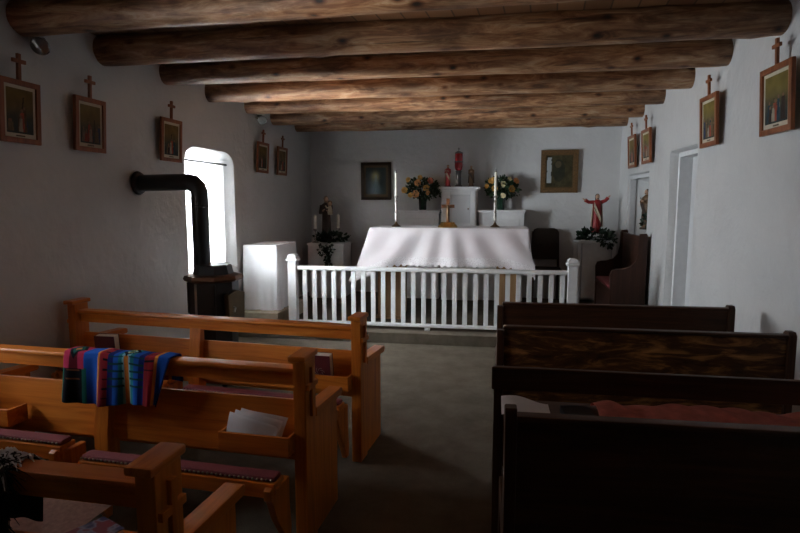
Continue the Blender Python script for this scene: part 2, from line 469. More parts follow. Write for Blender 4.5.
def curtain(a, b, z0):
    c = thing('curtain', 'sheer white curtain hanging in the deep window behind the iron stove', 'curtain', (XL-.10, (a+b)/2, z0))
    hw = (b-a)/2
    bm = NB()
    sheet(bm, 90, 14, lambda u, v: (.012*math.sin(u*62)+.008*math.sin(u*23+1)*(1-v*.6), -hw+.015+(2*hw-.03)*u, .015+1.115*v))
    obj('fabric', bm, M['sheer'], c, 80, False)
    bm = NB(); tube(bm, [(.016, -hw+.004, 1.115), (.016, hw-.004, 1.115)], .011, 8); obj('rod', bm, M['iron'], c)
def lights(a, b):
    def area(nm, x, z, sx, sz, tilt, dy=0):
        L = bpy.data.lights.new(nm, 'AREA'); L.shape = 'RECTANGLE'; L.size = sz; L.size_y = sx
        lo = bpy.data.objects.new(nm, L); COL.objects.link(lo)
        lo.location = (x, (a+b)/2+dy-(.22 if abs(dy) < .01 and dy else 0), z)
        lo.rotation_euler = Vector((-math.cos(tilt), dy, -math.sin(tilt))).to_track_quat('Z', 'Y').to_euler()
        return L
    # overcast sky with an added oblique fill, and the light the bright ground outside throws up
    return area('sky_and_fill_daylight', XL-1.25, 2.15, 1.5, 1.5, -.30, -.30), area('sky_and_fill_daylight', XL-1.05, 1.46, 1.4, 1.8, .0, -1.55), area('sky_and_fill_daylight', XL-.50, 1.48, 1.15, .92, 0, -.001), area('ground_daylight', XL-1.75, .05, 2.6, 2.2, PI/2)  # the oblique area is an extra, added to brighten the altar wall
DAY = [window(i+1, *w) for i, w in enumerate(WINS)]

# doorway in the right wall, with a pale door standing back in the reveal
bm = NB(); b6(bm, XR+.20, XR+.245, 5.38, 6.09, .125, 2.02, .004)
d = struct('door_1', bm, M['door_paint']); d['label'] = 'plain pale grey door set back in the side wall'
bm = NB(); b6(bm, XR+.08, XR+.20, 6.055, 6.10, 0, 2.03); b6(bm, XR+.08, XR+.20, 5.37, 5.415, 0, 2.03); b6(bm, XR+.08, XR+.20, 5.415, 6.055, 1.985, 2.03)
obj('casing', bm, M['casing'], d)
bm = NB(); lathe(bm, [(.026, 0), (.028, .012), (.010, .016), (.010, .04), (.024, .048), (.027, .06), (.018, .072)], 14)
bmesh.ops.transform(bm, matrix=Matrix.Translation((XR+.20, 5.47, 1.0)) @ rotm(0, -PI/2, 0), verts=bm.verts)
obj('door_handle', bm, M['brass'], d)
# casing of the niche
bm = NB()
b6(bm, XR+.03, XR+.10, 7.875, 7.92, 1.06, 1.88); b6(bm, XR+.03, XR+.10, 6.92, 6.965, 1.06, 1.88); b6(bm, XR+.03, XR+.10, 6.965, 7.875, 1.835, 1.88)
struct('trim_1', bm, M['casing'], label='white wooden casing around the wall niche')

# ------------------------------------------------------------------ log beams
def beam(y0, y1, zb, r, seed, label):
    bm = NB(); n = 26; k = 44; rings = []
    x0, x1 = XL-.06, XR+.06
    L = x1-x0
    rnd = random.Random(seed); big = rnd.choice((0, 1)); bow = rnd.uniform(-.02, .02)
    knots = [(rnd.uniform(0, L), rnd.uniform(0, 2*PI), rnd.uniform(.006, .014)) for _ in range(16)]
    for i in range(k+1):
        t = i/k; ring = []
        for j in range(n):
            a = 2*PI*j/n
            rr = r*(1+.07*(t-.5)*(1 if big else -1)) + .006*noise.noise(Vector((t*6, math.cos(a)*1.2+seed*3, math.sin(a)*1.2))) + .004*noise.noise(Vector((t*25, math.cos(a)*2+seed, math.sin(a)*2)))
            for kx, ka, kh in knots:
                da = (a-ka+PI) % (2*PI)-PI
                rr += kh*math.exp(-((t*L-kx)/.05)**2-(da/.35)**2)
            if i in (0, k): rr *= .93
            cy = y0+(y1-y0)*t + bow*math.sin(PI*t)
            ring.append(bm.verts.new((x0+L*t, cy+rr*math.cos(a), zb+r+rr*math.sin(a))))
        rings.append(ring)
    for a, b in zip(rings, rings[1:]):
        for j in range(n): bm.faces.new((a[j], a[(j+1) % n], b[(j+1) % n], b[j]))
    bm.faces.new(rings[0]); bm.faces.new(rings[-1][::-1])
    o = obj('ceiling_beam', bm, M['log'], ang=60)
    tag(o, label, 'beam', 'peeled log ceiling beams', 'thing')
ords = ['peeled log ceiling beam nearest the entrance, running out of the picture', 'sixth peeled log ceiling beam out from the altar wall', 'fifth peeled log ceiling beam out from the altar wall',
        'fourth peeled log ceiling beam out from the altar wall', 'third peeled log ceiling beam out from the altar wall', 'second peeled log ceiling beam out from the altar wall', 'peeled log ceiling beam closest to the altar wall']
for i, (a, b, z, r) in enumerate([(3.20, 3.10, 2.57, .105), (3.95, 3.96, 2.56, .108), (4.76, 4.80, 2.575, .10), (5.55, 5.62, 2.56, .10), (6.45, 6.50, 2.575, .095), (7.25, 7.32, 2.55, .10), (8.14, 8.18, 2.565, .095)]):
    beam(a, b, z, r, i+3, ords[i])

# ------------------------------------------------------------------ pine pews
STUDS = {}
def pine_pew(label, loc, rz, L=1.95, kz=.36, bt=.66):
    t = thing('pine_pew', label, 'pew', loc, rz, 'honey pine pews')
    h = L/2; xs = -.09
    for s in (-1, 1):
        xo = s*h; xi = s*(h-.06)
        bm = NB(); b6(bm, min(xo, xi), max(xo, xi), -.065, .055, 0, .862, .006); p = obj('post', bm, M['pine_z'], t)
        bm = NB(); b6(bm, min(xo+s*.008, xi-s*.012), max(xo+s*.008, xi-s*.012), -.09, .07, .862, .889, .008); obj('post_cap', bm, M['pine_y'], p)
        bm = NB(); c = xo+s*.004
        b6(bm, c-.010, c+.010, -.018, .010, .60, .825, .003); b6(bm, c-.010, c+.010, -.060, .050, .730, .756, .003)
        obj('cross_relief', bm, M['pine_z'], p)
        bm = NB(); prism(bm, [(.053, .0), (.37, .0), (.37, .57), (.053, .585)], 'x', min(xo-s*.012, xi+s*.018), max(xo-s*.012, xi+s*.018), .004)
        obj('end_panel', bm, M['pine_z'], t)
        bm = NB(); cx = (xo+xi)/2
        prism(bm, [(.05, .575), (.395, .560), (.41, .568), (.41, .594), (.395, .602), (.05, .617)], 'x', cx-.036, cx+.036, .006)
        obj('arm', bm, M['pine_y'], t)
    w = h-.055
    bm = NB(); b6(bm, -w, w, -.018, .022, .735, .800, .005); b6(bm, -w, w, -.040, .036, .795, .820, .009); obj('top_rail', bm, M['pine_x'], t)
    R = rotm(math.radians(-7))
    bm = NB(); box(bm, (0, .006, (bt+.40)/2), (2*w, .022, (bt-.40)), .004, R); obj('back_board', bm, M['pine_x'], t)
    bm = NB(); prism(bm, [(-.060, .10), (.02, .10), (.02, .74), (-.020, .74), (-.030, .66), (-.060, .44)], 'x', xs-.04, xs+.04, .004); obj('stile', bm, M['pine_z'], t)
    bm = NB(); b6(bm, -w, w, .012, .372, .372, .402, .008); obj('seat', bm, M['pine_x'], t)
    bm = NB(); b6(bm, -w, w, .33, .355, .29, .372); obj('seat_rail', bm, M['pine_x'], t)
    for s in (1, -1):
        a, b = (xs+.045, w-.01) if s > 0 else (-w+.01, xs-.045)
        # hymnal rack behind each outer end
        x0, x1 = (w-.335, w) if s > 0 else (-w, -w+.37)
        bm = NB(); b6(bm, x0, x1, -.135, -.120, .455, .540, .003); b6(bm, x0, x1, -.122, -.02, .452, .464, .003)
        b6(bm, x0, x0+.012, -.122, -.02, .46, .537, .003); b6(bm, x1-.012, x1, -.122, -.02, .46, .537, .003)
        obj('book_rack', bm, M['pine_x'], t)
        kz += .055 if s < 0 else 0
        # padded kneeler board hung behind each half
        bm = NB(); b6(bm, a, b, -.245, -.165, kz-.035, kz-.012, .004); b6(bm, a, b, -.255, -.235, kz-.078, kz-.012, .005); kn = obj('kneeler', bm, M['pine_x'], t)
        bm = NB(); b6(bm, a+.004, b-.004, -.243, -.175, kz-.014, kz+.012, .012); obj('kneeler_pad', bm, M['red_uphol'], kn)
        bm = NB()
        n = int((b-a)/.021)
        for k in range(n):
            ball(bm, (a+.012+k*.021, -.2455, kz-.002), .0058, 6)
        obj('stud_trim', bm, M['stud'], kn)
        for x in ((a+.012, b-.02)):
            bm = NB()
            q = kz-.36
            prism(bm, [(-.262, .265+q), (-.225, .20+q*.5), (-.165, .13), (-.125, .05), (-.095, .05), (-.085, .12), (-.10, .24), (-.10, .31+q), (-.245, .315+q), (-.268, .34+q), (-.285, .33+q), (-.285, .29+q)], 'x', x-.017, x+.017, .006)
            obj('kneeler_bracket', bm, M['pine_z'], kn)
    return t
L1 = pine_pew('honey pine pew closest to the communion rail, holding maroon hymnals', (-1.79, 3.30, 0), math.radians(-5.5), 2.09, .42)
L2 = pine_pew('honey pine pew with the bright striped blanket over its rail', (-1.765, 2.40, 0), math.radians(-3.5), kz=.405)
L3 = pine_pew('honey pine pew with the dark fringed shawl, in front of the camera', (-1.81, 1.33, 0), math.radians(-1.5), bt=.60)

# ------------------------------------------------------------------ dark pews
def dark_pew(label, loc, L, rz=0, board='dark_x', split=False, left=.825):
    t = thing('dark_pew', label, 'pew', loc, rz, 'dark stained plank pews')
    h = L/2
    def endp(x, tall):
        pr = [(-.045, 0), (.005, 0), (.02, .33), (.36, .33), (.38, 0), (.43, 0), (.43, .40), (.40, .43), (.10, .46), (.045, .60), (.035, tall-.015), (.02, tall), (-.02, tall), (-.035, tall-.02)]
        bm = NB(); prism(bm, pr, 'x', x-.02, x+.02, .005); obj('end_panel', bm, M['dark_z'], t)
    endp(-h+.02, left); endp(h-.02, .868)
    x0, x1 = -h+.04, h-.04
    if split:
        part('top_board', M['dark_x'], t, (-h-.01, h, -.05, -.022, .752, .852), bev=.006)
        part('lower_board', M['dark_x'], t, (x0, x1, -.028, -.005, .40, .645))
        part('book_ledge', M['dark_x'], t, (x0, x1, -.325, -.02, .690, .706), bev=.005)
        part('ledge_lip', M['dark_x'], t, (x0, x1, -.335, -.322, .665, .712), bev=.003)
    else:
        bm = NB(); b6(bm, x0, x1, -.018, .010, .30, .835, .005); obj('back_board', bm, M[board], t)
        bm = NB(); b6(bm, x0-.005, x1+.005, -.030, .022, .832, .852, .007); obj('cap_rail', bm, M['dark_x'], t)
    part('seat', M['dark_x'], t, (x0, x1, -.01, .42, .40, .435), bev=.006)
    part('stretcher', M['dark_x'], t, (x0, x1, .36, .385, .10, .17))
    return t
dark_pew('dark plank pew closest to the altar, on the aisle side away from the stove', (.80, 3.98, 0), 1.54, math.radians(1))
dark_pew('dark plank pew with worn streaky brown back, second from the communion rail', (.80, 3.22, 0), 1.55, math.radians(.8), 'worn_x')
dark_pew('dark plank pew with a gap below its top board and a book ledge behind', (.80, 2.42, 0), 1.58, 0, split=True)
dark_pew('nearly black plank pew with a plain back, closest to the camera', (.835, 1.86, 0), 1.58, math.radians(1), left=.875)
# ------------------------------------------------------------------ communion rail
t = thing('communion_rail', 'white painted communion rail of slim balusters before the altar', 'railing', (0, 6.16, PZ))
for x in (-2.275, .825):
    bm = NB(); b6(bm, x-.048, x+.048, -.048, .048, 0, .755, .005); n_ = obj('newel_post', bm, M['white_paint'], t)
    bm = NB(); b6(bm, x-.066, x+.066, -.066, .066, .755, .783, .008)
    prism(bm, [(x-.052, .783), (x+.052, .783), (x+.052, .812), (x+.03, .832), (x-.03, .832), (x-.052, .812)], 'y', -.05, .05, .004); obj('post_cap', bm, M['white_paint'], n_)
bm = NB(); b6(bm, -2.22, .785, -.035, .035, .655, .70, .012); obj('top_rail', bm, M['white_paint'], t)
bm = NB(); b6(bm, -2.22, .785, -.025, .025, .035, .072, .006)
for x in (-1.5, -.72, .1): b6(bm, x-.03, x+.03, -.02, .02, 0, .036, .003)
obj('bottom_rail', bm, M['white_paint'], t)
nb = 26
for k in range(nb):
    x = -2.135+2.86*k/(nb-1)
    bm = NB(); b6(bm, x-.025, x+.025, -.010, .010, .070, .657, .003); obj('baluster', bm, M['white_paint'], t)

# ------------------------------------------------------------------ altar and cloth
AX0, AX1, AY0, AY1, AZ = -1.47, .385, 6.64, 7.36, 1.235
t = thing('altar_table', 'wooden altar table under the white lace-edged cloth', 'altar', (0, 0, PZ))
part('table_top', M['oak_x'], t, (AX0, AX1, AY0, AY1+.02, AZ-.045-PZ, AZ-PZ), bev=.004)
for x0, x1 in ((-1.40, -1.10), (.03, .27)):
    bm = NB()
    for xa, xb in ((x0, x0+.10), (x0+.10, x1-.10), (x1-.10, x1)):
        dy = .012 if xa != x0+.10 else .02
        b6(bm, xa, xb, 6.72+dy-.012, 6.77, .03, AZ-.045-PZ, .003)
    b6(bm, x0-.02, x1+.02, 6.70, 6.80, 0, .04, .004)
    b6(bm, x0+.02, x1-.02, 7.2, 7.25, 0, AZ-.045-PZ, .003)
    b6(bm, x0+.02, x0+.06, 6.77, 7.2, .03, .10, .003); b6(bm, x0+.02, x0+.06, 6.77, 7.2, .9, 1.0, .003)
    obj('trestle', bm, M['oak_z'], t)

ct = thing('altar_cloth', 'white linen altar cloth with scalloped lace hem draped over the altar', 'cloth', (0, 0, 0))
bm = NB()
zt = AZ+.004; e = .006
X0, X1, Yf, Yb = AX0-e, AX1+e, AY0-e, AY1-.06
# path of the drop: back-left side -> front-left corner -> front -> right side
ND, NV = 280, 22
def path(u):
    ls = Yb-Yf; lf = X1-X0; tot = 2*ls+lf; s = u*tot
    if s < ls: return Vector((X0, Yb-s)), Vector((-1, 0)), s-ls
    if s < ls+lf: return Vector((X0+s-ls, Yf)), Vector((0, -1)), min(s-ls, ls+lf-s)
    return Vector((X1, Yf+s-ls-lf)), Vector((1, 0)), -(s-ls-lf)
def drop(u, v):
    p, nrm, q = path(u)
    left = u < .5
    near = math.exp(-(abs(q)/.16)**2)                   # near the front corners
    diag = Vector((-1 if left else 1, -.75)).normalized()
    nn = (nrm*(1-near)+diag*near)
    side = q < 0
    # pulls that fan from the corners and the middle
    fan = (p.x+.55)*(1-.42*v)
    f = .027*math.sin(fan*24+1.1*math.sin(fan*6))*v*(1-.35*v) + .018*math.sin(fan*11+.6)*v
    if side: f = .02*math.sin(p.y*16)*v
    flare = (.02+.05*v)*v + (.21 if left else .02)*near*v
    length = .425 + (.20 if left else .10)*near + (.05 if side else 0)
    # lace scallops at the hem
    sc_ = .016*abs(math.sin((p.x+p.y)*PI/.075)) if v > .999 else 0
    z = zt - (length)*v - sc_ + .0
    k = 1-math.exp(-v*30)
    q2 = p + nn*(flare+f*k) + nrm*.004*k
    return (q2.x, q2.y, z)
V = sheet(bm, ND, NV, drop)
# top of the cloth
NT = 30
tops = [[bm.verts.new((X0+(X1-X0)*i/NT, Yf+(Yb-Yf)*j/8, zt+.001)) for j in range(9)] for i in range(NT+1)]
for i in range(NT):
    for j in range(8): bm.faces.new((tops[i][j], tops[i+1][j], tops[i+1][j+1], tops[i][j+1]))
bmesh.ops.remove_doubles(bm, verts=bm.verts, dist=.0015)
obj('linen', bm, M['linen'], ct, 70)
bm = NB()
def lacefn(u, v):
    uu = .10+u*.80
    x, y, z = drop(uu, .80+.2*v); p, nrm, q = path(uu)
    return (x+nrm.x*.004, y+nrm.y*.004, z-(.014*abs(math.sin((p.x+p.y)*PI/.075)) if v > .99 else 0))
sheet(bm, 300, 6, lacefn); obj('lace_hem', bm, M['lace'], ct, 70)

# things on the altar
def candlestick(x, y, label):
    t = thing('candlestick', label, 'candlestick', (x, y, zt+.002), 0, 'altar candlesticks')
    bm = NB(); lathe(bm, [(.056, 0), (.058, .008), (.045, .018), (.022, .034), (.013, .055), (.012, .065)], 20); obj('base', bm, M['bronze'], t)
    bm = NB(); lathe(bm, [(.011, .06), (.017, .075), (.019, .17), (.013, .178), (.021, .186), (.013, .194), (.017, .21), (.017, .29), (.011, .30), (.022, .312), (.012, .324), (.013, .35), (.026, .362), (.028, .375), (.018, .38)], 16); obj('stem', bm, M['silver'], t)
    bm = NB(); lathe(bm, [(.0155, .37), (.0155, .655), (.012, .66), (.003, .662)], 14); c = obj('candle', bm, M['wax'], t)
    bm = NB(); lathe(bm, [(.012, .655), (.013, .664), (.004, .669), (.003, .69)], 8); obj('wick', bm, M['wick'], c)
candlestick(-1.20, 6.90, 'tall white candle in silvered stick beside the altar crucifix, below the pale robed picture')
candlestick(.005, 6.90, 'tall white candle in silvered stick standing before the right-hand bouquet')
t = thing('crucifix', 'wooden standing cross on stepped brass foot in the middle of the altar', 'crucifix', (-.555, 6.82, zt+.002))
bm = NB(); lathe(bm, [(.125, 0), (.125, .012), (.09, .05), (.085, .062), (.02, .07)], 8, rot0=PI/8); obj('foot', bm, M['brass'], t, 20)
bm = NB(); b6(bm, -.02, .02, -.012, .012, .066, .345, .003); b6(bm, -.078, .078, -.0125, .0125, .232, .272, .003); c = obj('cross', bm, M['cross_wood'], t)
bm = NB(); tube(bm, [(0, -.018, .09), (0, -.02, .15), (0, -.022, .20), (0, -.024, .235)], [.006, .010, .013, .010], 8); ball(bm, (0, -.026, .256), .012, 8)
tube(bm, [(-.066, -.016, .262), (-.03, -.02, .246), (0, -.022, .236), (.03, -.02, .246), (.066, -.016, .262)], [.004, .005, .007, .005, .004], 6); obj('figure', bm, M['bronze'], c)

# ------------------------------------------------------------------ white retable
def shelf_unit(name, x0, x1, z1, label, panels):
    t = thing(name, label, 'cabinet', (0, 8.2, PZ), 0)
    bm = NB(); b6(bm, x0, x1, .02, .32, .05, z1-.045-PZ, .003); b6(bm, x0-.0, x1+.0, .03, .32, 0, .052, .002); obj('body', bm, M['white_paint'], t)
    bm = NB(); b6(bm, x0-.012, x1+.012, .0, .325, z1-.047-PZ, z1-.025-PZ, .006); b6(bm, x0-.025, x1+.025, -.018, .325, z1-.025-PZ, z1-PZ, .005); obj('cornice', bm, M['white_paint'], t)
    for a, b, c, d in panels:
        bm = NB(); b6(bm, a, b, .010, .024, c-PZ, d-PZ, .003); obj('panel', bm, M['white_paint'], t)
    return t
shelf_unit('altar_cabinet', -1.375, -.80, 1.425, 'low white cabinet behind the altar carrying the green vase below the pale picture', [(-1.32, -.86, .30, 1.30)])
shelf_unit('altar_cabinet', -.225, .41, 1.43, 'low white cabinet behind the altar carrying the bouquet near the gilt picture', [(-.16, .35, .30, 1.30)])
t = thing('tabernacle', 'tall white tabernacle with square panelled door behind the crucifix', 'tabernacle', (0, 8.14, PZ))
x0, x1, z1 = -.755, -.255, 1.76-PZ
bm = NB(); b6(bm, x0, x1, .02, .40, .05, z1-.05, .003); b6(bm, x0, x1, .03, .40, 0, .052, .002); obj('body', bm, M['white_paint'], t)
bm = NB(); b6(bm, x0-.01, x1+.01, .0, .40, z1-.06, z1-.035, .006); b6(bm, x0-.035, x1+.035, -.025, .40, z1-.035, z1, .006); obj('cornice', bm, M['white_paint'], t)
bm = NB()
dz0, dz1, dx0, dx1 = 1.24-PZ, 1.65-PZ, -.63, -.345
b6(bm, x0+.02, dx0, -.004, .024, dz0-.05, dz1+.05, .003); b6(bm, dx1, x1-.02, -.004, .024, dz0-.05, dz1+.05, .003)
b6(bm, dx0, dx1, -.004, .024, dz1, dz1+.05, .003); b6(bm, dx0, dx1, -.004, .024, dz0-.05, dz0, .003); obj('door_frame', bm, M['white_paint'], t)
bm = NB(); b6(bm, dx0+.003, dx1-.003, .018, .024, dz0+.003, dz1-.003, .003); dr = obj('door', bm, M['door_paint'], t)
bm = NB(); ball(bm, (dx1-.03, .006, (dz0+dz1)/2), .01, 8); obj('knob', bm, M['brass'], dr)

# ------------------------------------------------------------------ flowers
def foliage(bm, c, rx, ry, rz, n, size, rnd, hang=0, low=None):
    for _ in range(n):
        while True:
            p = Vector((rnd.uniform(-1, 1), rnd.uniform(-1, 1), rnd.uniform(-1, 1)))
            if .25 < p.length < 1: break
        d = p.normalized(); o = Vector(c)+Vector((p.x*rx, p.y*ry, p.z*rz))
        d = (d+Vector((rnd.uniform(-.5, .5), rnd.uniform(-.5, .5), rnd.uniform(-.4, .5)-hang))).normalized()
        s = d.cross(Vector((rnd.uniform(-1, 1), rnd.uniform(-1, 1), rnd.uniform(-.3, 1)))).normalized()
        nn = d.cross(s); L = size*rnd.uniform(.7, 1.3); w = L*.3
        pts = [o, o+d*L*.35+s*w+nn*L*.06, o+d*L*.75+s*w*.7, o+d*L-nn*L*.1, o+d*L*.75-s*w*.7, o+d*L*.35-s*w+nn*L*.06, o+d*L*.5-nn*L*.05]
        if low is not None:
            for q in pts: q.z = max(q.z, low+.1*abs(q.z-low) if q.z < low else q.z)
        v = [bm.verts.new(q) for q in pts]
        for a, b in ((0, 1), (1, 2), (2, 3), (3, 4), (4, 5), (5, 0)): bm.faces.new((v[a], v[b], v[6]))

def blossom(bm, c, d, r, rnd):
    d = Vector(d).normalized(); u = d.orthogonal().normalized(); w = d.cross(u); c = Vector(c)
    for layer, (n, rr, up) in enumerate(((7, 1.0, .18), (6, .72, .42), (4, .42, .62))):
        for k in range(n):
            a = 2*PI*(k+.5*layer)/n+rnd.uniform(-.15, .15); q = u*math.cos(a)+w*math.sin(a); s = d.cross(q)
            R = r*rr*rnd.uniform(.88, 1.1); wd = R*.48
            pts = [c, c+q*R*.5+s*wd+d*r*up*.5, c+q*R*.95+s*wd*.6+d*r*up, c+q*R*1.02+d*r*up*.8, c+q*R*.95-s*wd*.6+d*r*up, c+q*R*.5-s*wd+d*r*up*.5, c+q*R*.55+d*r*up*.25]
            v = [bm.verts.new(p) for p in pts]
            for a_, b_ in ((0, 1), (1, 2), (2, 3), (3, 4), (4, 5), (5, 0)): bm.faces.new((v[a_], v[b_], v[6]))
    ball(bm, c+d*r*.25, r*.22, 6)

def bouquet(loc, label, seed, flowers, wid):
    rnd = random.Random(seed)
    t = thing('flower_bouquet', label, 'flowers', loc, 0, 'bouquets beside the tabernacle')
    bm = NB(); lathe(bm, [(.052, 0), (.056, .01), (.060, .10), (.068, .20), (.066, .205), (.05, .20)], 8, rot0=PI/8); obj('vase', bm, M['vase'], t, 25)
    bm = NB(); foliage(bm, (0, 0, .315), wid, .14, .145, 620, .05, rnd); foliage(bm, (wid*.6, 0, .27), wid*.6, .1, .09, 50, .045, rnd, .4)
    for k in range(14): tube(bm, [(rnd.uniform(-.02, .02), rnd.uniform(-.02, .02), .17), (rnd.uniform(-wid, wid)*.7, rnd.uniform(-.1, .1), rnd.uniform(.28, .46))], .003, 5)
    obj('foliage', bm, M['leaf'], t, 80)
    for x, z, r, mt in flowers:
        bm = NB(); dy = -.125+.04*abs(x)/wid
        blossom(bm, (x, dy, z), (x*1.6+rnd.uniform(-.5, .5), -1, (z-.33)*1.5+rnd.uniform(-.3, .5)), r*.80, rnd); obj('flower', bm, M[mt], t, 80)
def fpx(px, py, cx): return ((px-cx)*.0146, (210-py)*.0146)
fl = [(*fpx(a, b, 421), r, m) for a, b, r, m in ((407, 180, .055, 'apricot'), (403, 190, .062, 'apricot'), (409, 195, .05, 'apricot'), (417, 183, .066, 'peach'), (415, 194, .07, 'peach'), (425, 188, .066, 'apricot'), (429, 181, .06, 'coral'), (419, 178, .05, 'apricot'), (427, 193, .045, 'peach'))]
bouquet((-1.05, 8.345, 1.427), 'orange and peach bouquet in dark green vase beside the red-robed statuette', 4, fl, .235)
fl = [(*fpx(a, b, 500), r, m) for a, b, r, m in ((491, 182, .07, 'apricot'), (494, 189, .066, 'apricot'), (502, 185, .055, 'cream'), (510, 190, .068, 'apricot'), (514, 182, .058, 'peach'), (502, 196, .05, 'cream'), (486, 187, .045, 'apricot'), (508, 180, .04, 'cream'))]
bouquet((.085, 8.345, 1.432), 'yellow and cream bouquet in dark green vase partly behind a tall candle', 9, fl, .225)

# ------------------------------------------------------------------ statues
def remesh(o, size):
    md = o.modifiers.new('r', 'REMESH'); md.mode = 'VOXEL'; md.voxel_size = size; md.use_smooth_shade = True
    apply_mods(o)
    for p in o.data.polygons: p.use_smooth = True

def hand(bm, w, d, up, r):
    w, d, up = Vector(w), Vector(d).normalized(), Vector(up).normalized(); s = d.cross(up)
    tube(bm, [w-d*r*.6, w+d*r*1.2, w+d*r*2.2], [r*.75, r*1.0, r*.9], 8, sx=.6)
    for k in range(4):
        o = w+d*r*2+s*r*(k-1.5)*.5; l = (1.5, 1.8, 1.7, 1.3)[k]*r
        tube(bm, [o, o+d*l*.55, o+d*l+up*r*.3], [r*.26, r*.24, r*.18], 6)
    o = w+d*r*.8+s*r*.8; tube(bm, [o, o+s*r*.7+d*r*.6, o+s*r*.8+d*r*1.4], [r*.3, r*.27, r*.2], 6)

def statue(name, label, loc, h, robe, mantle, arms, base=None, rz=0, vox=.006, kid=False):
    t = thing(name, label, 'statue', loc, rz)
    z0 = 0
    if base:
        bm = NB(); lathe(bm, [(.16*h, 0), (.16*h, .03*h), (.14*h, .05*h), (.02, .052*h)], 16, sy=.8); obj('base', bm, base, t); z0 = .05*h
    H_ = h-z0; hd = H_/7.3
    P = lambda x, y, z: Vector((x*H_, y*H_, z0+z*H_))
    bm = NB()
    lathe(bm, [(.075*H_, z0+.01), (.07*H_, z0+.3*H_), (.078*H_, z0+.5*H_), (.068*H_, z0+.62*H_), (.09*H_, z0+.76*H_), (.085*H_, z0+.81*H_), (.035*H_, z0+.85*H_), (.028*H_, z0+.90*H_)], 16, sy=.72)
    ball(bm, P(0, -.006, .932), hd*.5, 14, (.76, .86, 1.05))
    bm2 = P(0, -.062, .93); tube(bm, [P(0, -.05, .95), P(0, -.072, .925), P(0, -.056, .918)], [.006*H_, .010*H_, .006*H_], 6)       # nose
    for s in (-1, 1): ball(bm, P(s*.052, .004, .93), .014*H_, 6, (.5, 1, 1.3))
    tube(bm, [P(-.018, -.055, .902), P(0, -.06, .900), P(.018, -.055, .902)], .006*H_, 6)
    for a in arms:
        pts = [P(*q) for q in a]
        tube(bm, pts, [.036*H_, .031*H_, .022*H_][:len(pts)], 10)
        hand(bm, pts[-1], pts[-1]-pts[-2], (0, 0, 1), .021*H_)
    b = obj('body', bm, M['skin'], t); remesh(b, vox)
    # robe with folds and sleeves
    bm = NB(); n = 40; rings = []
    prof = [(.118, .0), (.112, .06), (.105, .25), (.10, .42), (.098, .55), (.10, .66), (.112, .76), (.104, .815), (.055, .85), (.042, .86)]
    for r, z in prof:
        rings.append([bm.verts.new(P(r*math.cos(2*PI*k/n)*(1+.07*math.sin(k*PI*2/n*9)*(1-z)), .76*r*math.sin(2*PI*k/n)*(1+.07*math.sin(k*PI*2/n*9)*(1-z)), z)) for k in range(n)])
    for a, c in zip(rings, rings[1:]):
        for k in range(n): bm.faces.new((a[k], a[(k+1) % n], c[(k+1) % n], c[k]))
    bm.faces.new(rings[0][::-1])
    for a in arms:
        pts = [P(*q) for q in a]; pts[-1] = pts[-2].lerp(pts[-1], .78)
        tube(bm, pts, [.05*H_, .045*H_, .048*H_], 12)
    obj('robe', bm, robe, t, 60)
    if mantle:
        bm = NB()
        def mf(u, v):
            a = PI*(-.10+1.2*u)+(.5*v*v)*.0; r = .118+.014*math.sin(u*28)*(1-v)+.03*(1-v)
            z = .14+.70*v; r2 = r*(1-.55*max(0, v-.85)/.15)
            return P(r2*math.cos(a)*1.05, .80*r2*math.sin(a), z)
        sheet(bm, 40, 14, mf)
        def sash(u, v):                              # fold drawn across the front
            x = -.11+.20*v; z = .81-.42*v-.22*u*(1-.3*v)
            return P(x, -.092-.012*math.sin(u*9)-.008, z)
        sheet(bm, 8, 14, sash); obj('mantle', bm, mantle, t, 70)
    bm = NB(); ball(bm, P(0, .016, .945), hd*.5, 12, (.88, .84, 1.02)); tube(bm, [P(0, .035, .95), P(0, .05, .88), P(0, .05, .82)], [.05*H_, .05*H_, .04*H_], 10)
    if not kid: tube(bm, [P(0, -.045, .893), P(0, -.046, .872)], [.026*H_, .014*H_], 8)
    obj('hair', bm, M['hair'], t)
    if kid:
        bm = NB(); lathe(bm, [(.055*H_, 0), (.062*H_, .08*H_), (.035*H_, .19*H_), (.018*H_, .22*H_)], 12, P(.10, -.09, .58)); tube(bm, [P(.10, -.10, .75), P(.03, -.14, .74), P(.0, -.13, .79)], .019*H_, 8)
        c = obj('held_child', bm, M['cream_robe'], t); remesh(c, .007)
        bm = NB(); ball(bm, P(.10, -.10, .835), hd*.44, 12, (.85, .9, 1.05)); ball(bm, P(.10, -.15, .832), hd*.07, 6); obj('child_head', bm, M['skin'], c)
        bm = NB(); ball(bm, P(.10, -.088, .852), hd*.44, 10); obj('child_hair', bm, M['tan_robe'], c)
    return t
def P2(s): return [(s*.10, 0, .79), (s*.115, -.06, .62), (s*.03, -.13, .70)]
statue('statue', 'small red-robed white-mantled statuette on the tabernacle, beside the ruby lamp', (-.685, 8.34, 1.762), .315, M['red_robe'], M['cream_robe'], [P2(1), P2(-1)], M['brown_robe'], 0, .004)
statue('statue', 'small dull brown robed statuette on the tabernacle, near the yellow bouquet', (-.345, 8.34, 1.762), .30, M['tan_robe'], M['brown_robe'], [P2(1), P2(-1)], M['brown_robe'], 0, .004)
statue('statue', 'dark brown robed statue holding a child, on the ivy-draped pedestal', (-2.50, 8.24, .945), .68, M['brown_robe'], None, [[(.10, 0, .79), (.12, -.05, .62), (.06, -.12, .66)], [(-.10, 0, .79), (-.125, -.05, .62), (-.05, -.13, .68)]], M['brown_robe'], .15, .007, kid=True)
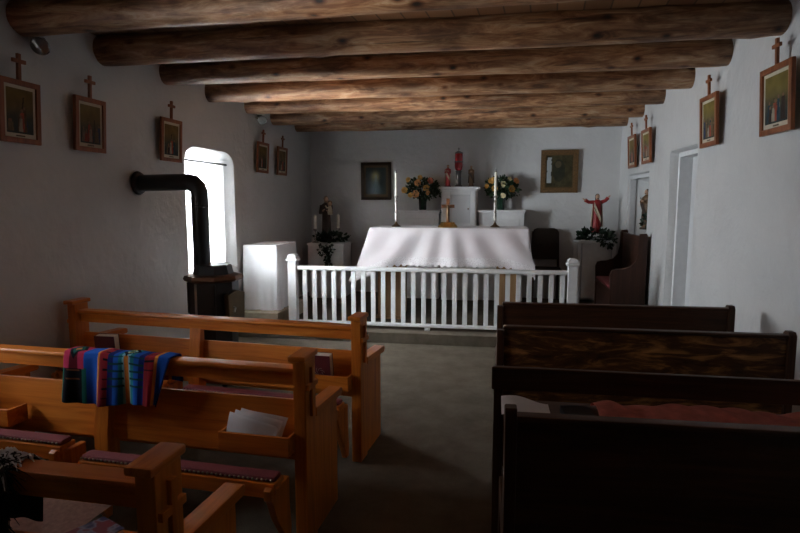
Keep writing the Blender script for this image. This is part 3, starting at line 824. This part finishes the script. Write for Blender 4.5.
statue('statue', 'statue in red robe with both arms spread wide, on the corner pedestal', (1.39, 8.16, 1.13), .52, M['red_robe'], M['cream_robe'], [[(.10, 0, .79), (.19, -.05, .83), (.27, -.08, .93)], [(-.10, 0, .79), (-.24, -.04, .79), (-.36, -.08, .86)]], None, .1, .006)
statue('statue', 'brown hooded statue standing inside the wall niche', (1.88, 7.56, 1.20), .50, M['tan_robe'], M['brown_robe'], [P2(1), P2(-1)], M['brown_robe'], -1.2, .007)

# ruby sanctuary lamp
t = thing('sanctuary_lamp', 'tall ruby glass sanctuary lamp with small cross on a dark pillar', 'lamp', (-.53, 8.36, 1.762))
bm = NB(); lathe(bm, [(.055, 0), (.052, .02), (.040, .03), (.040, .21), (.05, .225), (.03, .235)], 8); obj('pillar', bm, M['pewter'], t, 25)
bm = NB(); lathe(bm, [(.03, .232), (.052, .25), (.060, .30), (.057, .345), (.048, .355)], 18); obj('lower_glass', bm, M['ruby'], t)
bm = NB(); lathe(bm, [(.062, .352), (.064, .362), (.058, .37), (.06, .365)], 18); obj('collar', bm, M['maroon'], t)
bm = NB(); lathe(bm, [(.052, .368), (.058, .385), (.058, .465), (.052, .48)], 18); obj('upper_glass', bm, M['ruby'], t)
bm = NB(); lathe(bm, [(.060, .478), (.058, .492), (.030, .512), (.010, .52)], 18)
b6(bm, -.005, .005, -.004, .004, .515, .565, .001); b6(bm, -.017, .017, -.004, .004, .54, .549, .001); obj('cross_cap', bm, M['pewter'], t)
# ------------------------------------------------------------------ pedestals and greenery
t = thing('pedestal', 'white pedestal cabinet with trailing ivy, in the corner beyond the stove', 'pedestal', (-2.45, 8.0, PZ))
bm = NB(); b6(bm, -.27, .27, .01, .47, .03, .79, .004); b6(bm, -.25, .25, .03, .46, 0, .04, .002); obj('body', bm, M['white_paint'], t)
part('top', M['white_paint'], t, (-.285, .285, -.005, .485, .79, .818), bev=.005)
part('door', M['white_paint'], t, (-.12, .25, -.004, .012, .08, .75), bev=.004)
t = thing('pedestal', 'white pedestal cabinet with slim legs, under the statue with open arms', 'pedestal', (1.37, 7.93, PZ))
part('top', M['white_paint'], t, (-.25, .25, -.01, .46, .86, .885), bev=.005)
part('body', M['white_paint'], t, (-.19, .19, .02, .43, .12, .86))
for sx in (-1, 1):
    for y in (.03, .42):
        part('leg', M['white_paint'], t, (sx*.225-.022, sx*.225+.022, y-.025, y+.025, 0, .86))
rnd = random.Random(5)
bm = NB(); foliage(bm, (0, 0, .075), .25, .10, .06, 240, .06, rnd, 0, .004)
for k in range(9): foliage(bm, (.01+.02*math.sin(k), -.225, -.03-.035*k), .055 if k < 5 else .03, .02, .04, 16, .045, rnd, .6)
foliage(bm, (-.10, -.225, -.10), .06, .02, .06, 26, .045, rnd, .6)
tube(bm, [(0, -.10, .04), (.0, -.19, .03), (.0, -.225, -.05), (.02, -.225, -.36)], .004, 5)
tag(obj('ivy_garland', bm, M['leaf2'], ang=80), 'dark ivy garland trailing down the front of the corner pedestal', 'plant').location = (-2.41, 8.17, .945)
bm = NB(); foliage(bm, (0, 0, .07), .24, .14, .08, 300, .065, rnd, 0, .010); foliage(bm, (.12, -.255, .02), .12, .03, .08, 60, .05, rnd, .5)
tag(obj('greenery', bm, M['leaf2'], ang=80), 'low green leafy garland around the feet of the open-armed statue', 'plant').location = (1.37, 8.12, 1.012)
bm = NB(); foliage(bm, (0, 0, .11), .08, .08, .09, 90, .05, rnd)
tag(obj('greenery', bm, M['leaf2'], ang=80), 'small dark plant at the foot of the statue inside the niche', 'plant').location = (1.86, 7.33, 1.20)
def small_candle(x, y, z, h, label):
    t = thing('glass_candle', label, 'candle', (x, y, z), 0, 'candles beside the child-holding statue')
    bm = NB(); lathe(bm, [(.05, 0), (.05, .012), (.012, .03), (.012, h*.4), (.03, h*.44), (.032, h*.5)], 14); obj('holder', bm, M['silver'], t)
    bm = NB(); lathe(bm, [(.024, h*.48), (.024, h*.95), (.004, h)], 12); obj('candle', bm, M['wax'], t)
small_candle(-2.625, 8.08, .94, .42, 'white candle on silvered holder nearer the stove side of the dark-robed statue')
small_candle(-2.34, 8.32, .94, .42, 'white candle on silvered holder behind the ivy, altar side of the dark-robed statue')

# ------------------------------------------------------------------ chair near the altar
t = thing('side_chair', 'dark padded chair with pale wooden seat edge, between altar and corner pedestal', 'chair', (.73, 8.0, PZ))
for sx in (-1, 1):
    bm = NB(); tube(bm, [(sx*.19, .02, 0), (sx*.19, .03, .46)], .017, 8); obj('leg', bm, M['dark_z'], t)
    bm = NB(); tube(bm, [(sx*.19, .42, 0), (sx*.185, .36, .46), (sx*.175, .41, 1.0)], .017, 8); obj('leg', bm, M['dark_z'], t)
part('seat', M['chair_pad'], t, (-.21, .21, .0, .40, .44, .495), bev=.015)
part('seat_edge', M['oak_x'], t, (-.225, .225, -.035, .0, .455, .485), bev=.006)
bm = NB()
pr = [(-.19, .60), (.19, .60), (.185, .98), (.165, 1.03), (.12, 1.05), (-.12, 1.05), (-.165, 1.03), (-.185, .98)]
prism(bm, pr, 'y', .355, .405, .012); obj('backrest', bm, M['chair_pad'], t)

# ------------------------------------------------------------------ settle along the right wall
t = thing('settle', 'dark mahogany settle with curved ends standing against the wall below the niche', 'bench', (1.705, 6.64, PZ))
pr = [(-.40, 0), (-.40, .46), (-.405, .60), (-.385, .655), (-.34, .67), (-.27, .675), (-.19, .70), (-.135, .76), (-.115, .86), (-.11, 1.04), (-.10, 1.07), (-.03, 1.075), (-.02, 1.05), (-.02, 0)]
for y in (0, .94):
    bm = NB(); prism(bm, pr, 'y', y, y+.045, .005); obj('end_panel', bm, M['settle_z'], t)
part('backrest', M['settle_y'], t, (-.085, -.045, .045, .94, .30, 1.04))
part('seat', M['settle_y'], t, (-.40, -.06, .045, .94, .40, .435))
part('front_board', M['settle_y'], t, (-.385, -.36, .045, .94, .10, .40))
bm = NB(); b6(bm, -.395, -.09, .06, .93, .436, .475, .012); obj('seat_pad', bm, M['red_uphol'], t)

# ------------------------------------------------------------------ plinth and cloth-covered box
bm = NB(); b6(bm, -2.893, -2.42, 6.02, 7.0, PZ, .285, .01)
tag(obj('plinth', bm, M['plinth']), 'low tan plinth under the white cloth-covered box', 'plinth')
t = thing('covered_table', 'square table fully covered by a white cloth, under the window end of the wall', 'table', (-2.665, 6.46, .286))
part('table_frame', M['oak_z'], t, (-.19, .19, -.29, .29, 0, .752))
bm = NB()
hx, hy = .205, .315
def per(u):
    s = u*2*(2*hx+2*hy); a, b = 2*hx, 2*hy
    if s < a: return (-hx+s, -hy, 0, -1, min(s, a-s))
    s -= a
    if s < b: return (hx, -hy+s, 1, 0, min(s, b-s))
    s -= b
    if s < a: return (hx-s, hy, 0, 1, min(s, a-s))
    s -= a
    return (-hx, hy-s, -1, 0, min(s, b-s))
def cl(u, v):
    x, y, nx, ny, q = per(min(u, .99999)); n_ = math.exp(-(q/.06)**2)
    f = (.012*math.sin(u*60)+.006*math.sin(u*131))*v*v
    k = f+.012*v+.012*n_*v
    lim = .022
    return (max(-.226, x+(nx+.3*n_*(1 if x > 0 else -1))*min(k, lim)), y+(ny+.3*n_*(1 if y > 0 else -1))*min(k, lim), .762-.755*v+.004*n_)
sheet(bm, 160, 14, cl)
V = [bm.verts.new((x, y, .763)) for x, y in ((-hx, -hy), (hx, -hy), (hx, hy), (-hx, hy))]; bm.faces.new(V)
bmesh.ops.remove_doubles(bm, verts=bm.verts, dist=.004)
obj('cloth', bm, M['white_cloth'], t, 50)

# ------------------------------------------------------------------ iron stove
t = thing('wood_stove', 'black cast iron stove with browned top plate and bent stovepipe to the wall', 'stove', (-2.265, 4.28, 0))
o8 = PI/8+.10; SS = .84
bm = NB(); lathe(bm, [(.20, .24), (.215, .30), (.215, .56), (.235, .60), (.232, .865), (.21, .875)], 8, (0, 0, .04), SS, SS, rot0=o8); obj('body', bm, M['iron'], t, 20)
bm = NB(); lathe(bm, [(.23, .865), (.268, .872), (.282, .890), (.268, .915), (.22, .925)], 8, (0, 0, .04), SS, SS, rot0=o8); obj('top_plate', bm, M['rim'], t, 20)
bm = NB(); lathe(bm, [(.195, .92), (.19, .93), (.172, .992), (.16, 1.0)], 8, (0, 0, .04), SS, SS, rot0=o8); obj('crown', bm, M['iron'], t, 20)
bm = NB(); lathe(bm, [(.23, .23), (.30, .25), (.305, .27), (.22, .29)], 8, (0, 0, .04), SS, SS, rot0=o8); obj('ash_skirt', bm, M['iron'], t, 20)
for k in range(4):
    a = PI/4+PI/2*k; c, s = math.cos(a), math.sin(a)
    bm = NB(); tube(bm, [(.16*c, .16*s, .27), (.20*c, .20*s, .16), (.185*c, .185*s, .06), (.21*c, .21*s, 0.0)], [.034, .028, .02, .03], 10); obj('leg', bm, M['iron'], t)
for k in (4, 5, 6):
    a = o8+PI/4*k
    bm = NB(); tube(bm, [(.199*math.cos(a), .199*math.sin(a), .65), (.199*math.cos(a), .199*math.sin(a), .90)], .010, 8); obj('corner_strip', bm, M['nickel'] if k == 5 else M['iron'], t)
bm = NB()
prism(bm, [(-.10, .58), (.10, .58), (.11, .80), (.0, .83), (-.11, .80)], 'x', 0, .05, .01); 
bmesh.ops.transform(bm, matrix=rotm(0, 0, -.18) @ Matrix.Translation((.172, 0, .01)), verts=bm.verts); dr = obj('fire_door', bm, M['bronze'], t)
bm = NB(); tube(bm, [(.225, -.11, .71), (.245, -.13, .71), (.245, -.15, .68)], .008, 8); obj('handle', bm, M['nickel'], dr)
px = -.095; pz = 1.70-.0; R_ = .068
bm = NB()
wallx = XL+.012+2.265
pts = [(px, 0, 1.01), (px, 0, 1.52), (px, 0, 1.625), (px-.008, 0, 1.655), (px-.055, 0, 1.700), (px-.085, 0, 1.705), (px-.16, 0, 1.705), (wallx, 0, 1.70)]
tube(bm, pts, R_, 20)
sp = obj('stovepipe', bm, M['pipe'], t, 40)
for z in (1.02, 1.50):
    bm = NB(); lathe(bm, [(R_+.001, 0), (R_+.004, .004), (R_+.004, .016), (R_+.001, .02)], 20, (px, 0, z)); obj('pipe_seam', bm, M['pipe'], sp)
bm = NB(); lathe(bm, [(.070, .03), (.086, .024), (.098, .005), (.098, 0)], 24)
bmesh.ops.transform(bm, matrix=Matrix.Translation((wallx-.012, 0, 1.70)) @ rotm(0, PI/2, 0), verts=bm.verts); obj('wall_collar', bm, M['pipe'], sp)

# ------------------------------------------------------------------ framed pictures
def lerp3(a, b, t): return tuple(x+(y-x)*t for x, y in zip(a, b))
def station_paint(seed):
    r = random.Random(seed)
    sky = r.choice([(.19, .125, .04), (.21, .16, .045), (.15, .10, .042)]); ground = (.045, .055, .05)
    figs = []
    pal = [(.03, .06, .08), (.06, .085, .075), (.28, .05, .03), (.10, .06, .03), (.20, .17, .13), (.035, .05, .10), (.15, .11, .06), (.05, .03, .025)]
    for k in range(7):
        figs.append((r.uniform(.08, .92), r.uniform(.30, .62), r.uniform(.07, .12), r.choice(pal)))
    figs.append((r.uniform(.35, .65), r.uniform(.42, .55), .10, (.34, .07, .04))); figs.append((r.uniform(.3, .7), r.uniform(.36, .5), .08, (.36, .31, .24)))
    bars = [(r.uniform(.3, .7), r.uniform(-.4, .4), r.uniform(.5, .85))]
    def f(u, v):
        n = noise.noise(Vector((u*5, v*5, seed*3.3)))
        c = lerp3(ground, lerp3((.10, .085, .05), sky, min(1, max(0, (v-.35)*2.2))), min(1, max(0, (v-.18)*2.5)))
        c = tuple(x*(1+.3*n) for x in c)
        for bx, sl, top in bars:
            if abs(u-bx-sl*(v-.5)) < .025 and .3 < v < top: c = (.05, .032, .02)
        for x, top, w, col in figs:
            hy = top
            if v < hy-.07 and v > .04 and abs(u-x) < w*(1-.45*(v/hy)) : c = tuple(k*(1+.5*noise.noise(Vector((u*14, v*8, x*9)))) for k in col)
            if (u-x)**2+((v-hy+.03)*1.1)**2 < .0016: c = (.22, .13, .08)
        return tuple(.8*k for k in c)
    return f
def glow_paint(u, v):
    n = noise.noise(Vector((u*6, v*6, 3)))
    c = (.012, .022, .024); c = tuple(x*(1+.4*n) for x in c)
    d = ((u-.48)/.16)**2+((v-.66)/.16)**2
    c = lerp3(c, (.42, .38, .16), math.exp(-d)*.9)
    if v < .72:
        d = ((u-.50)/(.05+.30*(.72-v)))**2
        c = lerp3(c, (.24, .36, .42), math.exp(-d*1.6)*(.3+.5*math.sin(u*40+v*9)**2))
    return c
def dark_paint(u, v):
    n = noise.noise(Vector((u*5, v*6, 8)))+.5*noise.noise(Vector((u*17, v*17, 2)))
    c = lerp3((.025, .022, .013), (.075, .065, .033), .5+.6*n)
    if ((u-.48)/.24)**2+((v-.52)/.36)**2 < 1: c = lerp3(c, (.018, .021, .018), .7)
    if ((u-.45)/.12)**2+((v-.72)/.11)**2 < 1: c = lerp3((.12, .09, .05), c, .4)
    if abs(u-.10) < .085+.03*n and .12 < v < .94: c = (.36, .38, .38)  # pale strip: reflection on the glass, painted into the picture
    return c

def picture(label, loc, rz, w, h, fmat, fw, paint, tilt=0, mount=.028, liner=None, cross=True, group=None, yaw=0):
    t = thing('framed_picture', label, 'picture', loc, rz, group)
    t.rotation_euler = (tilt, 0, rz)
    y0, y1 = -.032, -.006
    x = w/2
    bm = NB(); b6(bm, -x, -x+fw, y0, y1, 0, h, .004); b6(bm, x-fw, x, y0, y1, 0, h, .004); b6(bm, -x+fw*.9, x-fw*.9, y0, y1, 0, fw, .004); b6(bm, -x+fw*.9, x-fw*.9, y0, y1, h-fw, h, .004)
    fr = obj('frame', bm, fmat, t)
    bm = NB(); b6(bm, -x+fw*.8, x-fw*.8, y0+.012, y1+.002, fw*.8, h-fw*.8, .0); obj('mount', bm, liner or M['mat_card'], t)
    a = x-fw-mount; z0, z1 = fw+mount*1.25, h-fw-mount
    bm = NB(); sheet(bm, 44, 60, lambda u, v: (-a+2*a*u, y0+.0105, z0+(z1-z0)*v), paint); obj('print', bm, M['print'], t)
    if cross:
        bm = NB(); b6(bm, -.032, .032, y0+.0085, y0+.012, fw+mount*.35, fw+mount*.75, .0); obj('title_plate', bm, M['bronze'], t)
        bm = NB(); b6(bm, -.0125, .0125, y0+.004, y1-.004, h-.002, h+.155, .003); b6(bm, -.048, .048, y0+.002, y1-.006, h+.098, h+.122, .003); obj('cross', bm, M['frame_z'], t)
    return t
G = 'carved cross stations along the side walls'
lab = ['framed station picture with cross on the stove wall, cut by the picture edge', 'framed station picture with cross on the stove wall, second from the entrance end', 'framed station picture with cross above the stovepipe, beside the window',
       'framed station picture with cross on the stove wall, just past the window', 'framed station picture with cross on the stove wall, next to the altar corner']
for i, (y, w) in enumerate([(3.09, .305), (3.70, .31), (4.73, .325), (6.76, .34), (7.41, .34)]):
    picture(lab[i], (XL+.012, y, 1.905), PI/2, w, .375, M['frame_z'], .033, station_paint(i+1), .055, .02, group=G)
lab = ['largest-looking framed station picture with cross, on the door wall near the entrance', 'framed station picture with cross on the wall beside the pale doorway', 'framed station picture with cross over the niche, nearer the doorway', 'framed station picture with cross over the niche, nearer the altar']
for i, (y, z, w, h) in enumerate([(3.86, 1.965, .40, .41), (4.97, 1.99, .36, .405), (6.88, 1.98, .37, .385), (7.56, 1.97, .37, .40)]):
    picture(lab[i], (XR-.012, y, z), -PI/2, w, h, M['frame_z'], .037, station_paint(i+11), .055, .022, group=G)
picture('dark framed picture of a pale glowing robed figure on the altar wall', (-1.82, back_y(-1.82)-.006, 1.575), -.065, .48, .575, M['old_gilt'], .045, glow_paint, .01, .035, M['olive_gilt'], False)
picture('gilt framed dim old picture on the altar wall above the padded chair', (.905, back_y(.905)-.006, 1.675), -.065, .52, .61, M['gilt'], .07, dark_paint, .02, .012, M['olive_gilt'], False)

# ------------------------------------------------------------------ spot lamps under the beams (unlit)
def spot(label, loc, s):
    t = thing('wall_spotlight', label, 'lamp', loc, 0, 'unlit reflector lamps under the beams')
    bm = NB(); lathe(bm, [(.045, 0), (.045, .012), (.02, .018)], 16); bmesh.ops.transform(bm, matrix=rotm(0, s*PI/2, 0), verts=bm.verts); obj('mount_plate', bm, M['nickel'], t)
    bm = NB(); tube(bm, [(s*.01, 0, 0), (s*.07, 0, -.005), (s*.09, -.03, -.03)], .016, 10); obj('socket', bm, M['chair_pad'], t)
    q = Vector((s*.35, -.75, -.55)).to_track_quat('Z', 'Y').to_matrix().to_4x4()
    bm = NB(); lathe(bm, [(.018, 0), (.022, .02), (.052, .065), (.056, .078), (.050, .086), (.012, .094)], 20); bmesh.ops.transform(bm, matrix=Matrix.Translation((s*.085, -.02, -.02)) @ q, verts=bm.verts); obj('reflector_bulb', bm, M['lamp_glass'], t)
spot('unlit reflector lamp high on the stove wall near the entrance end', (XL+.012, 3.27, 2.56), 1)
spot('unlit reflector lamp high on the stove wall past the window', (XL+.012, 6.66, 2.585), 1)
spot('unlit reflector lamp under the beams at the niche side of the altar', (XR-.012, 7.36, 2.70), -1)

# ------------------------------------------------------------------ things on the pews
def at_pew(pew, x, y, z):
    return pew.matrix_basis @ Vector((x, y, z))
def book(label, pew, xyz, size, cover, R, group=None, emblem=None, pages=None):
    w, h, d = size                                       # across, tall, thick
    t = thing('hymnal', label, 'book', at_pew(pew, *xyz), 0, group)
    t.rotation_euler = R
    bm = NB(); b6(bm, -w/2, w/2, -d/2, -d/2+.004, 0, h, .001); b6(bm, -w/2, w/2, d/2-.004, d/2, 0, h, .001); b6(bm, -w/2, -w/2+.004, -d/2, d/2, 0, h, .001); obj('cover', bm, cover, t)
    bm = NB(); b6(bm, -w/2+.003, w/2-.004, -d/2+.004, d/2-.004, .003, h-.003, 0); obj('pages', bm, M['pages'], t)
    if emblem:
        bm = NB()
        for k in range(6):
            a0 = k*1.05; tube(bm, [(.030*math.cos(a0+s*.25)*(1-.12*s), -d/2-.001, h*.45+.030*math.sin(a0+s*.25)*(1-.12*s)) for s in range(6)], .0016, 5)
        obj('emblem', bm, emblem, t)
w = .905
book('maroon hymnal leaning in the rack at the aisle end of the foremost pine pew', L1, (.805, -.072, .472), (.135, .19, .055), M['maroon'], (math.radians(9), 0, math.radians(-4)), 'hymnals in the foremost pew racks', M['silver'])
book('dark red hymnal leaning in the front pew rack just above the striped blanket', L1, (-.72, -.066, .472), (.14, .205, .06), M['maroon'], (math.radians(6), 0, math.radians(3)), 'hymnals in the foremost pew racks', M['silver'])
# leaflets in the rack of the middle pew
for k, (dx, an, hh, lab_) in enumerate([(0, -.10, .20, 'bent white leaflet at the front of the sheaf in the blanket pew rack'), (.012, .0, .205, 'bent white leaflet in the middle of the sheaf in the blanket pew rack'), (.028, .10, .20, 'bent white leaflet at the back of the sheaf in the blanket pew rack')]):
    bm = NB()
    sheet(bm, 16, 10, lambda u, v: ((u-.5)*.23+.01*v, -.10+.022*k+.05*v*v-.05*math.sin(u*PI)*v*.5, (hh*(.70-.03*k)-(.085-.036*k)*u*u-.006*math.sin(u*4+k))*v), None, .0012)
    o = obj('leaflet', bm, M['paper'], ang=60); tag(o, lab_, 'leaflet', 'leaflets in the pew rack')
    o.location = at_pew(L2, w-.180+dx*.3, -.012, .480); o.rotation_euler = (0, an, math.radians(-3))

# striped wool blanket over the rail of the middle pew
def pick(u, stops):
    for a, c in stops:
        if u < a: return c
    return stops[-1][1]
NAVY, ROYAL, RED, CRIM, ORG, BLK, TEAL, SKY, GRN, MAR = (.012, .02, .13), (.015, .09, .42), (.32, .022, .03), (.42, .03, .08), (.60, .22, .04), (.008, .007, .010), (.02, .18, .22), (.22, .48, .55), (.01, .09, .07), (.12, .012, .02)
def wool(u, v):
    # v: 0 at the hem on the far side, 1 at the hem on the near side
    r = max(0, min(1, (v-.27)/.73))                   # from the top of the rail down the near side
    if u < .19:
        x = u/.19-.5
        dmd = abs(x)*1.25+abs(r-.20)*2.6
        if dmd < .16: return ORG
        if dmd < .34: return GRN
        if dmd < .52: return BLK
        if r > .52: return (.16, .06, .02) if (abs((r-.72) % .12-.06) < .006 and abs(x) < .3) else (GRN if abs(x) > .42 else BLK)
        return CRIM if abs(x) > .2 else MAR
    if u < .33: return lerp3(ROYAL, NAVY, max(0, r-.35)*1.2) if not (u < .215 and r > .5) else GRN
    if u < .35: return ORG
    if u < .425: return lerp3(RED, MAR, r*.7) if not abs((r-.1) % .13) < .028 or u < .385 else BLK
    x = (u-.60)/.17
    if u < .775:
        dmd = abs(x)*.9+abs(r-.16)*2.8
        if dmd < .14: return GRN
        if dmd < .26: return SKY if abs(x) > .15 else (.5, .5, .2)
        if dmd < .44: return BLK
        if r > .28 and abs((r-.30) % .105) < .030 and .16 < abs(x) < .98 and r < .78: return (.01, .05, .05)
        if abs(x) < .13 and r > .3: return ORG
        if abs(x) < .24: return SKY
        if abs(x) < .42: return TEAL
        if abs(x) < .72: return ROYAL
        return NAVY
    if u < .87: return lerp3(RED, MAR, .5 if u < .81 else .1) if not (abs((r-.08) % .13) < .026 and r < .5) else BLK
    if u < .895: return ORG
    if u < .985: return ROYAL
    return NAVY
pth = [(.046, .690), (.046, .800), (.040, .826), (.020, .8285), (-.030, .8285), (-.046, .826), (-.052, .805), (-.056, .70), (-.060, .590)]
cum = [0]
for a, b in zip(pth, pth[1:]): cum.append(cum[-1]+math.dist(a, b))
def blk(u, v):
    s = v*cum[-1]; i = 0
    while i < len(cum)-2 and cum[i+1] < s: i += 1
    f = (s-cum[i])/(cum[i+1]-cum[i]); y = pth[i][0]+(pth[i+1][0]-pth[i][0])*f; z = pth[i][1]+(pth[i+1][1]-pth[i][1])*f
    d = max(0, (v-.50)/.50)
    fold = .016*math.sin(u*17+.8)+.008*math.sin(u*39)
    y -= d*(.012+fold) if v > .5 else 0
    x = -.275+.575*u - d*(.0+.075*max(0, u-.82)/.18)
    z += d*(-.012*math.sin(u*6)) + .003*math.sin(u*23)*(1 if v < .6 else 0) + .003
    return (x, y, z)
bm = NB(); sheet(bm, 170, 90, blk, wool); bl = obj('striped_blanket', bm, M['weave'], ang=80)
md = bl.modifiers.new('s', 'SOLIDIFY'); md.thickness = .005; md.offset = 0; apply_mods(bl)
tag(bl, 'red, blue and black patterned wool blanket folded over the middle pine pew rail', 'blanket')
bl.location = L2.location; bl.rotation_euler = L2.rotation_euler

# dark shawl with pale fringe on the nearest pine pew
t = thing('fringed_shawl', 'shaggy black shawl with pale fringe hung over the nearest pine pew rail', 'shawl', L3.location); t.rotation_euler = L3.rotation_euler
def shw(u, v):
    s = v
    p2 = [(.05, .62), (.052, .80), (.035, .835), (-.045, .835), (-.062, .80), (-.075, .62), (-.095, .22)]
    k = v*(len(p2)-1); i = min(int(k), len(p2)-2); f = k-i
    y = p2[i][0]+(p2[i+1][0]-p2[i][0])*f; z = p2[i][1]+(p2[i+1][1]-p2[i][1])*f
    d = max(0, v-.55)
    return (.06+.46*u+.02*math.sin(v*9)*(u-.5)+.03*d*(u-.5), y-.02*math.sin(u*19)*d, z+.004*math.sin(u*31))
bm = NB(); sheet(bm, 60, 48, shw, None, .008); obj('wool', bm, M['shawl'], t, 80)
def strands(n, region, L, rnd, wdt, curl):
    bm = NB()
    for _ in range(n):
        u, v = region(rnd); p = Vector(shw(u, v))
        d = Vector((rnd.uniform(-.7, .7), rnd.uniform(-1, .1), rnd.uniform(-.8, .6 if v < .62 else .2))).normalized()
        l = L*rnd.uniform(.5, 1.2); e_ = Vector((rnd.uniform(-1, 1), rnd.uniform(-1, 1), -1.2))*curl*l
        tube(bm, [p, p+d*l*.4, p+d*l*.75+e_*.4, p+d*l+e_], [wdt, wdt, wdt*.8, wdt*.3], 4, False)
    return bm
rnd = random.Random(2)
o = obj('shag', strands(1500, lambda r: (r.choice((r.random(), r.uniform(.93, 1))), r.uniform(.45, 1)), .055, rnd, .0022, .5), M['shawl'], t, 80); o['kind'] = 'stuff'
o = obj('fringe', strands(1000, lambda r: (r.random(), r.uniform(.30, .60)), .035, rnd, .0030, .7), M['fringe'], t, 80); o['kind'] = 'stuff'
# folded mat and book on the seat of the nearest pine pew
def flat(p, o):
    o.location = at_pew(L3, *p)
bm = NB()
sheet(bm, 40, 24, lambda u, v: (-.20+.40*u, -.10+.30*v, .008+.006*math.sin(u*7)*math.sin(v*4)+(.010 if u+v*.6 > .85 else 0)), None, .006)
o = obj('folded_cloth', bm, M['brown_cloth'], ang=60); tag(o, 'rust brown cloth lying folded on the nearest pine pew seat', 'cloth'); flat((.22, .28, .413), o)
o = book('blue and red covered booklet lying on the nearest pine pew seat beside the brown cloth', L3, (.52, .34, .436), (.13, .19, .02), M['crimson_book'], (math.radians(88), 0, math.radians(-25)), None, M['silver'])
# ledge of the third dark pew: papers, black missal, red cloth
PW = Vector((.80, 2.42, 0))
bm = NB()
sheet(bm, 18, 10, lambda u, v: (.0+.19*u, -.285+.17*v, .7135+.020+.010*math.sin(u*5)+.016*v*(1-u)), None, .012)
o = obj('paper_stack', bm, M['paper'], ang=60); tag(o, 'loose white papers lying on the dark pew ledge near the aisle', 'papers'); o.location = (.04, 2.42, 0)
t = thing('missal', 'small black book lying on the dark pew ledge between papers and red cloth', 'book', (.335, 2.205, .707), .1)
bm = NB(); b6(bm, -.055, .055, -.075, .075, 0, .004, .001); b6(bm, -.055, .055, -.075, .075, .026, .030, .001); b6(bm, -.055, -.05, -.075, .075, 0, .03, .001); obj('cover', bm, M['black_cover'], t)
bm = NB(); b6(bm, -.05, .05, -.07, .07, .004, .026, 0); obj('pages', bm, M['pages'], t)
bm = NB()
sheet(bm, 80, 18, lambda u, v: (.405+1.12*u, 2.11+.25*v, .7135+.05*math.sin(PI*v)**.5*(.75+.25*math.sin(u*21+2*math.sin(u*8)))+.004*math.sin(u*60+v*5)), None, .004)
tag(obj('red_runner', bm, M['red_cloth'], ang=70), 'long faded red cloth lying along the ledge of the third dark pew', 'cloth')

# ------------------------------------------------------------------ camera, daylight, view
cam = bpy.data.cameras.new('camera'); co = bpy.data.objects.new('camera', cam); COL.objects.link(co)
F = 565.0; psi = math.atan(95/569); th = math.atan(65/565.)
fw = Vector((-math.sin(psi)*math.cos(th), math.cos(psi)*math.cos(th), -math.sin(th))); rt = Vector((math.cos(psi), math.sin(psi), 0)); up = rt.cross(fw)
co.matrix_world = Matrix(((rt.x, up.x, -fw.x, 0), (rt.y, up.y, -fw.y, 0), (rt.z, up.z, -fw.z, 1.55), (0, 0, 0, 1)))
cam.sensor_width = 36; cam.lens = F/800*36; cam.clip_start = .02
sc.camera = co
wd = bpy.data.worlds.new('overcast'); wd.use_nodes = True; sc.world = wd
wd.node_tree.nodes['Background'].inputs[0].default_value = (.85, .92, 1, 1); wd.node_tree.nodes['Background'].inputs[1].default_value = 1.0
for (sk, ob, nr, gr), (e_, o_, n_, g_) in zip(DAY, ((120, 950, 320, 5200), (70, 145, 1, 2800))):
    sk.energy = e_; ob.energy = o_; nr.energy = n_; sk.color = ob.color = nr.color = (.86, .94, 1.0); gr.energy = g_; gr.color = (1.0, .98, .95)
vs = sc.view_settings
sc.display_settings.display_device = 'sRGB'
vs.view_transform = 'Standard'; vs.look = 'None'; vs.gamma = 1; vs.use_curve_mapping = False; vs.exposure = .04
sc.cycles.max_bounces = 12; sc.cycles.diffuse_bounces = 8; sc.cycles.transparent_max_bounces = 12
sc.cycles.use_denoising = True
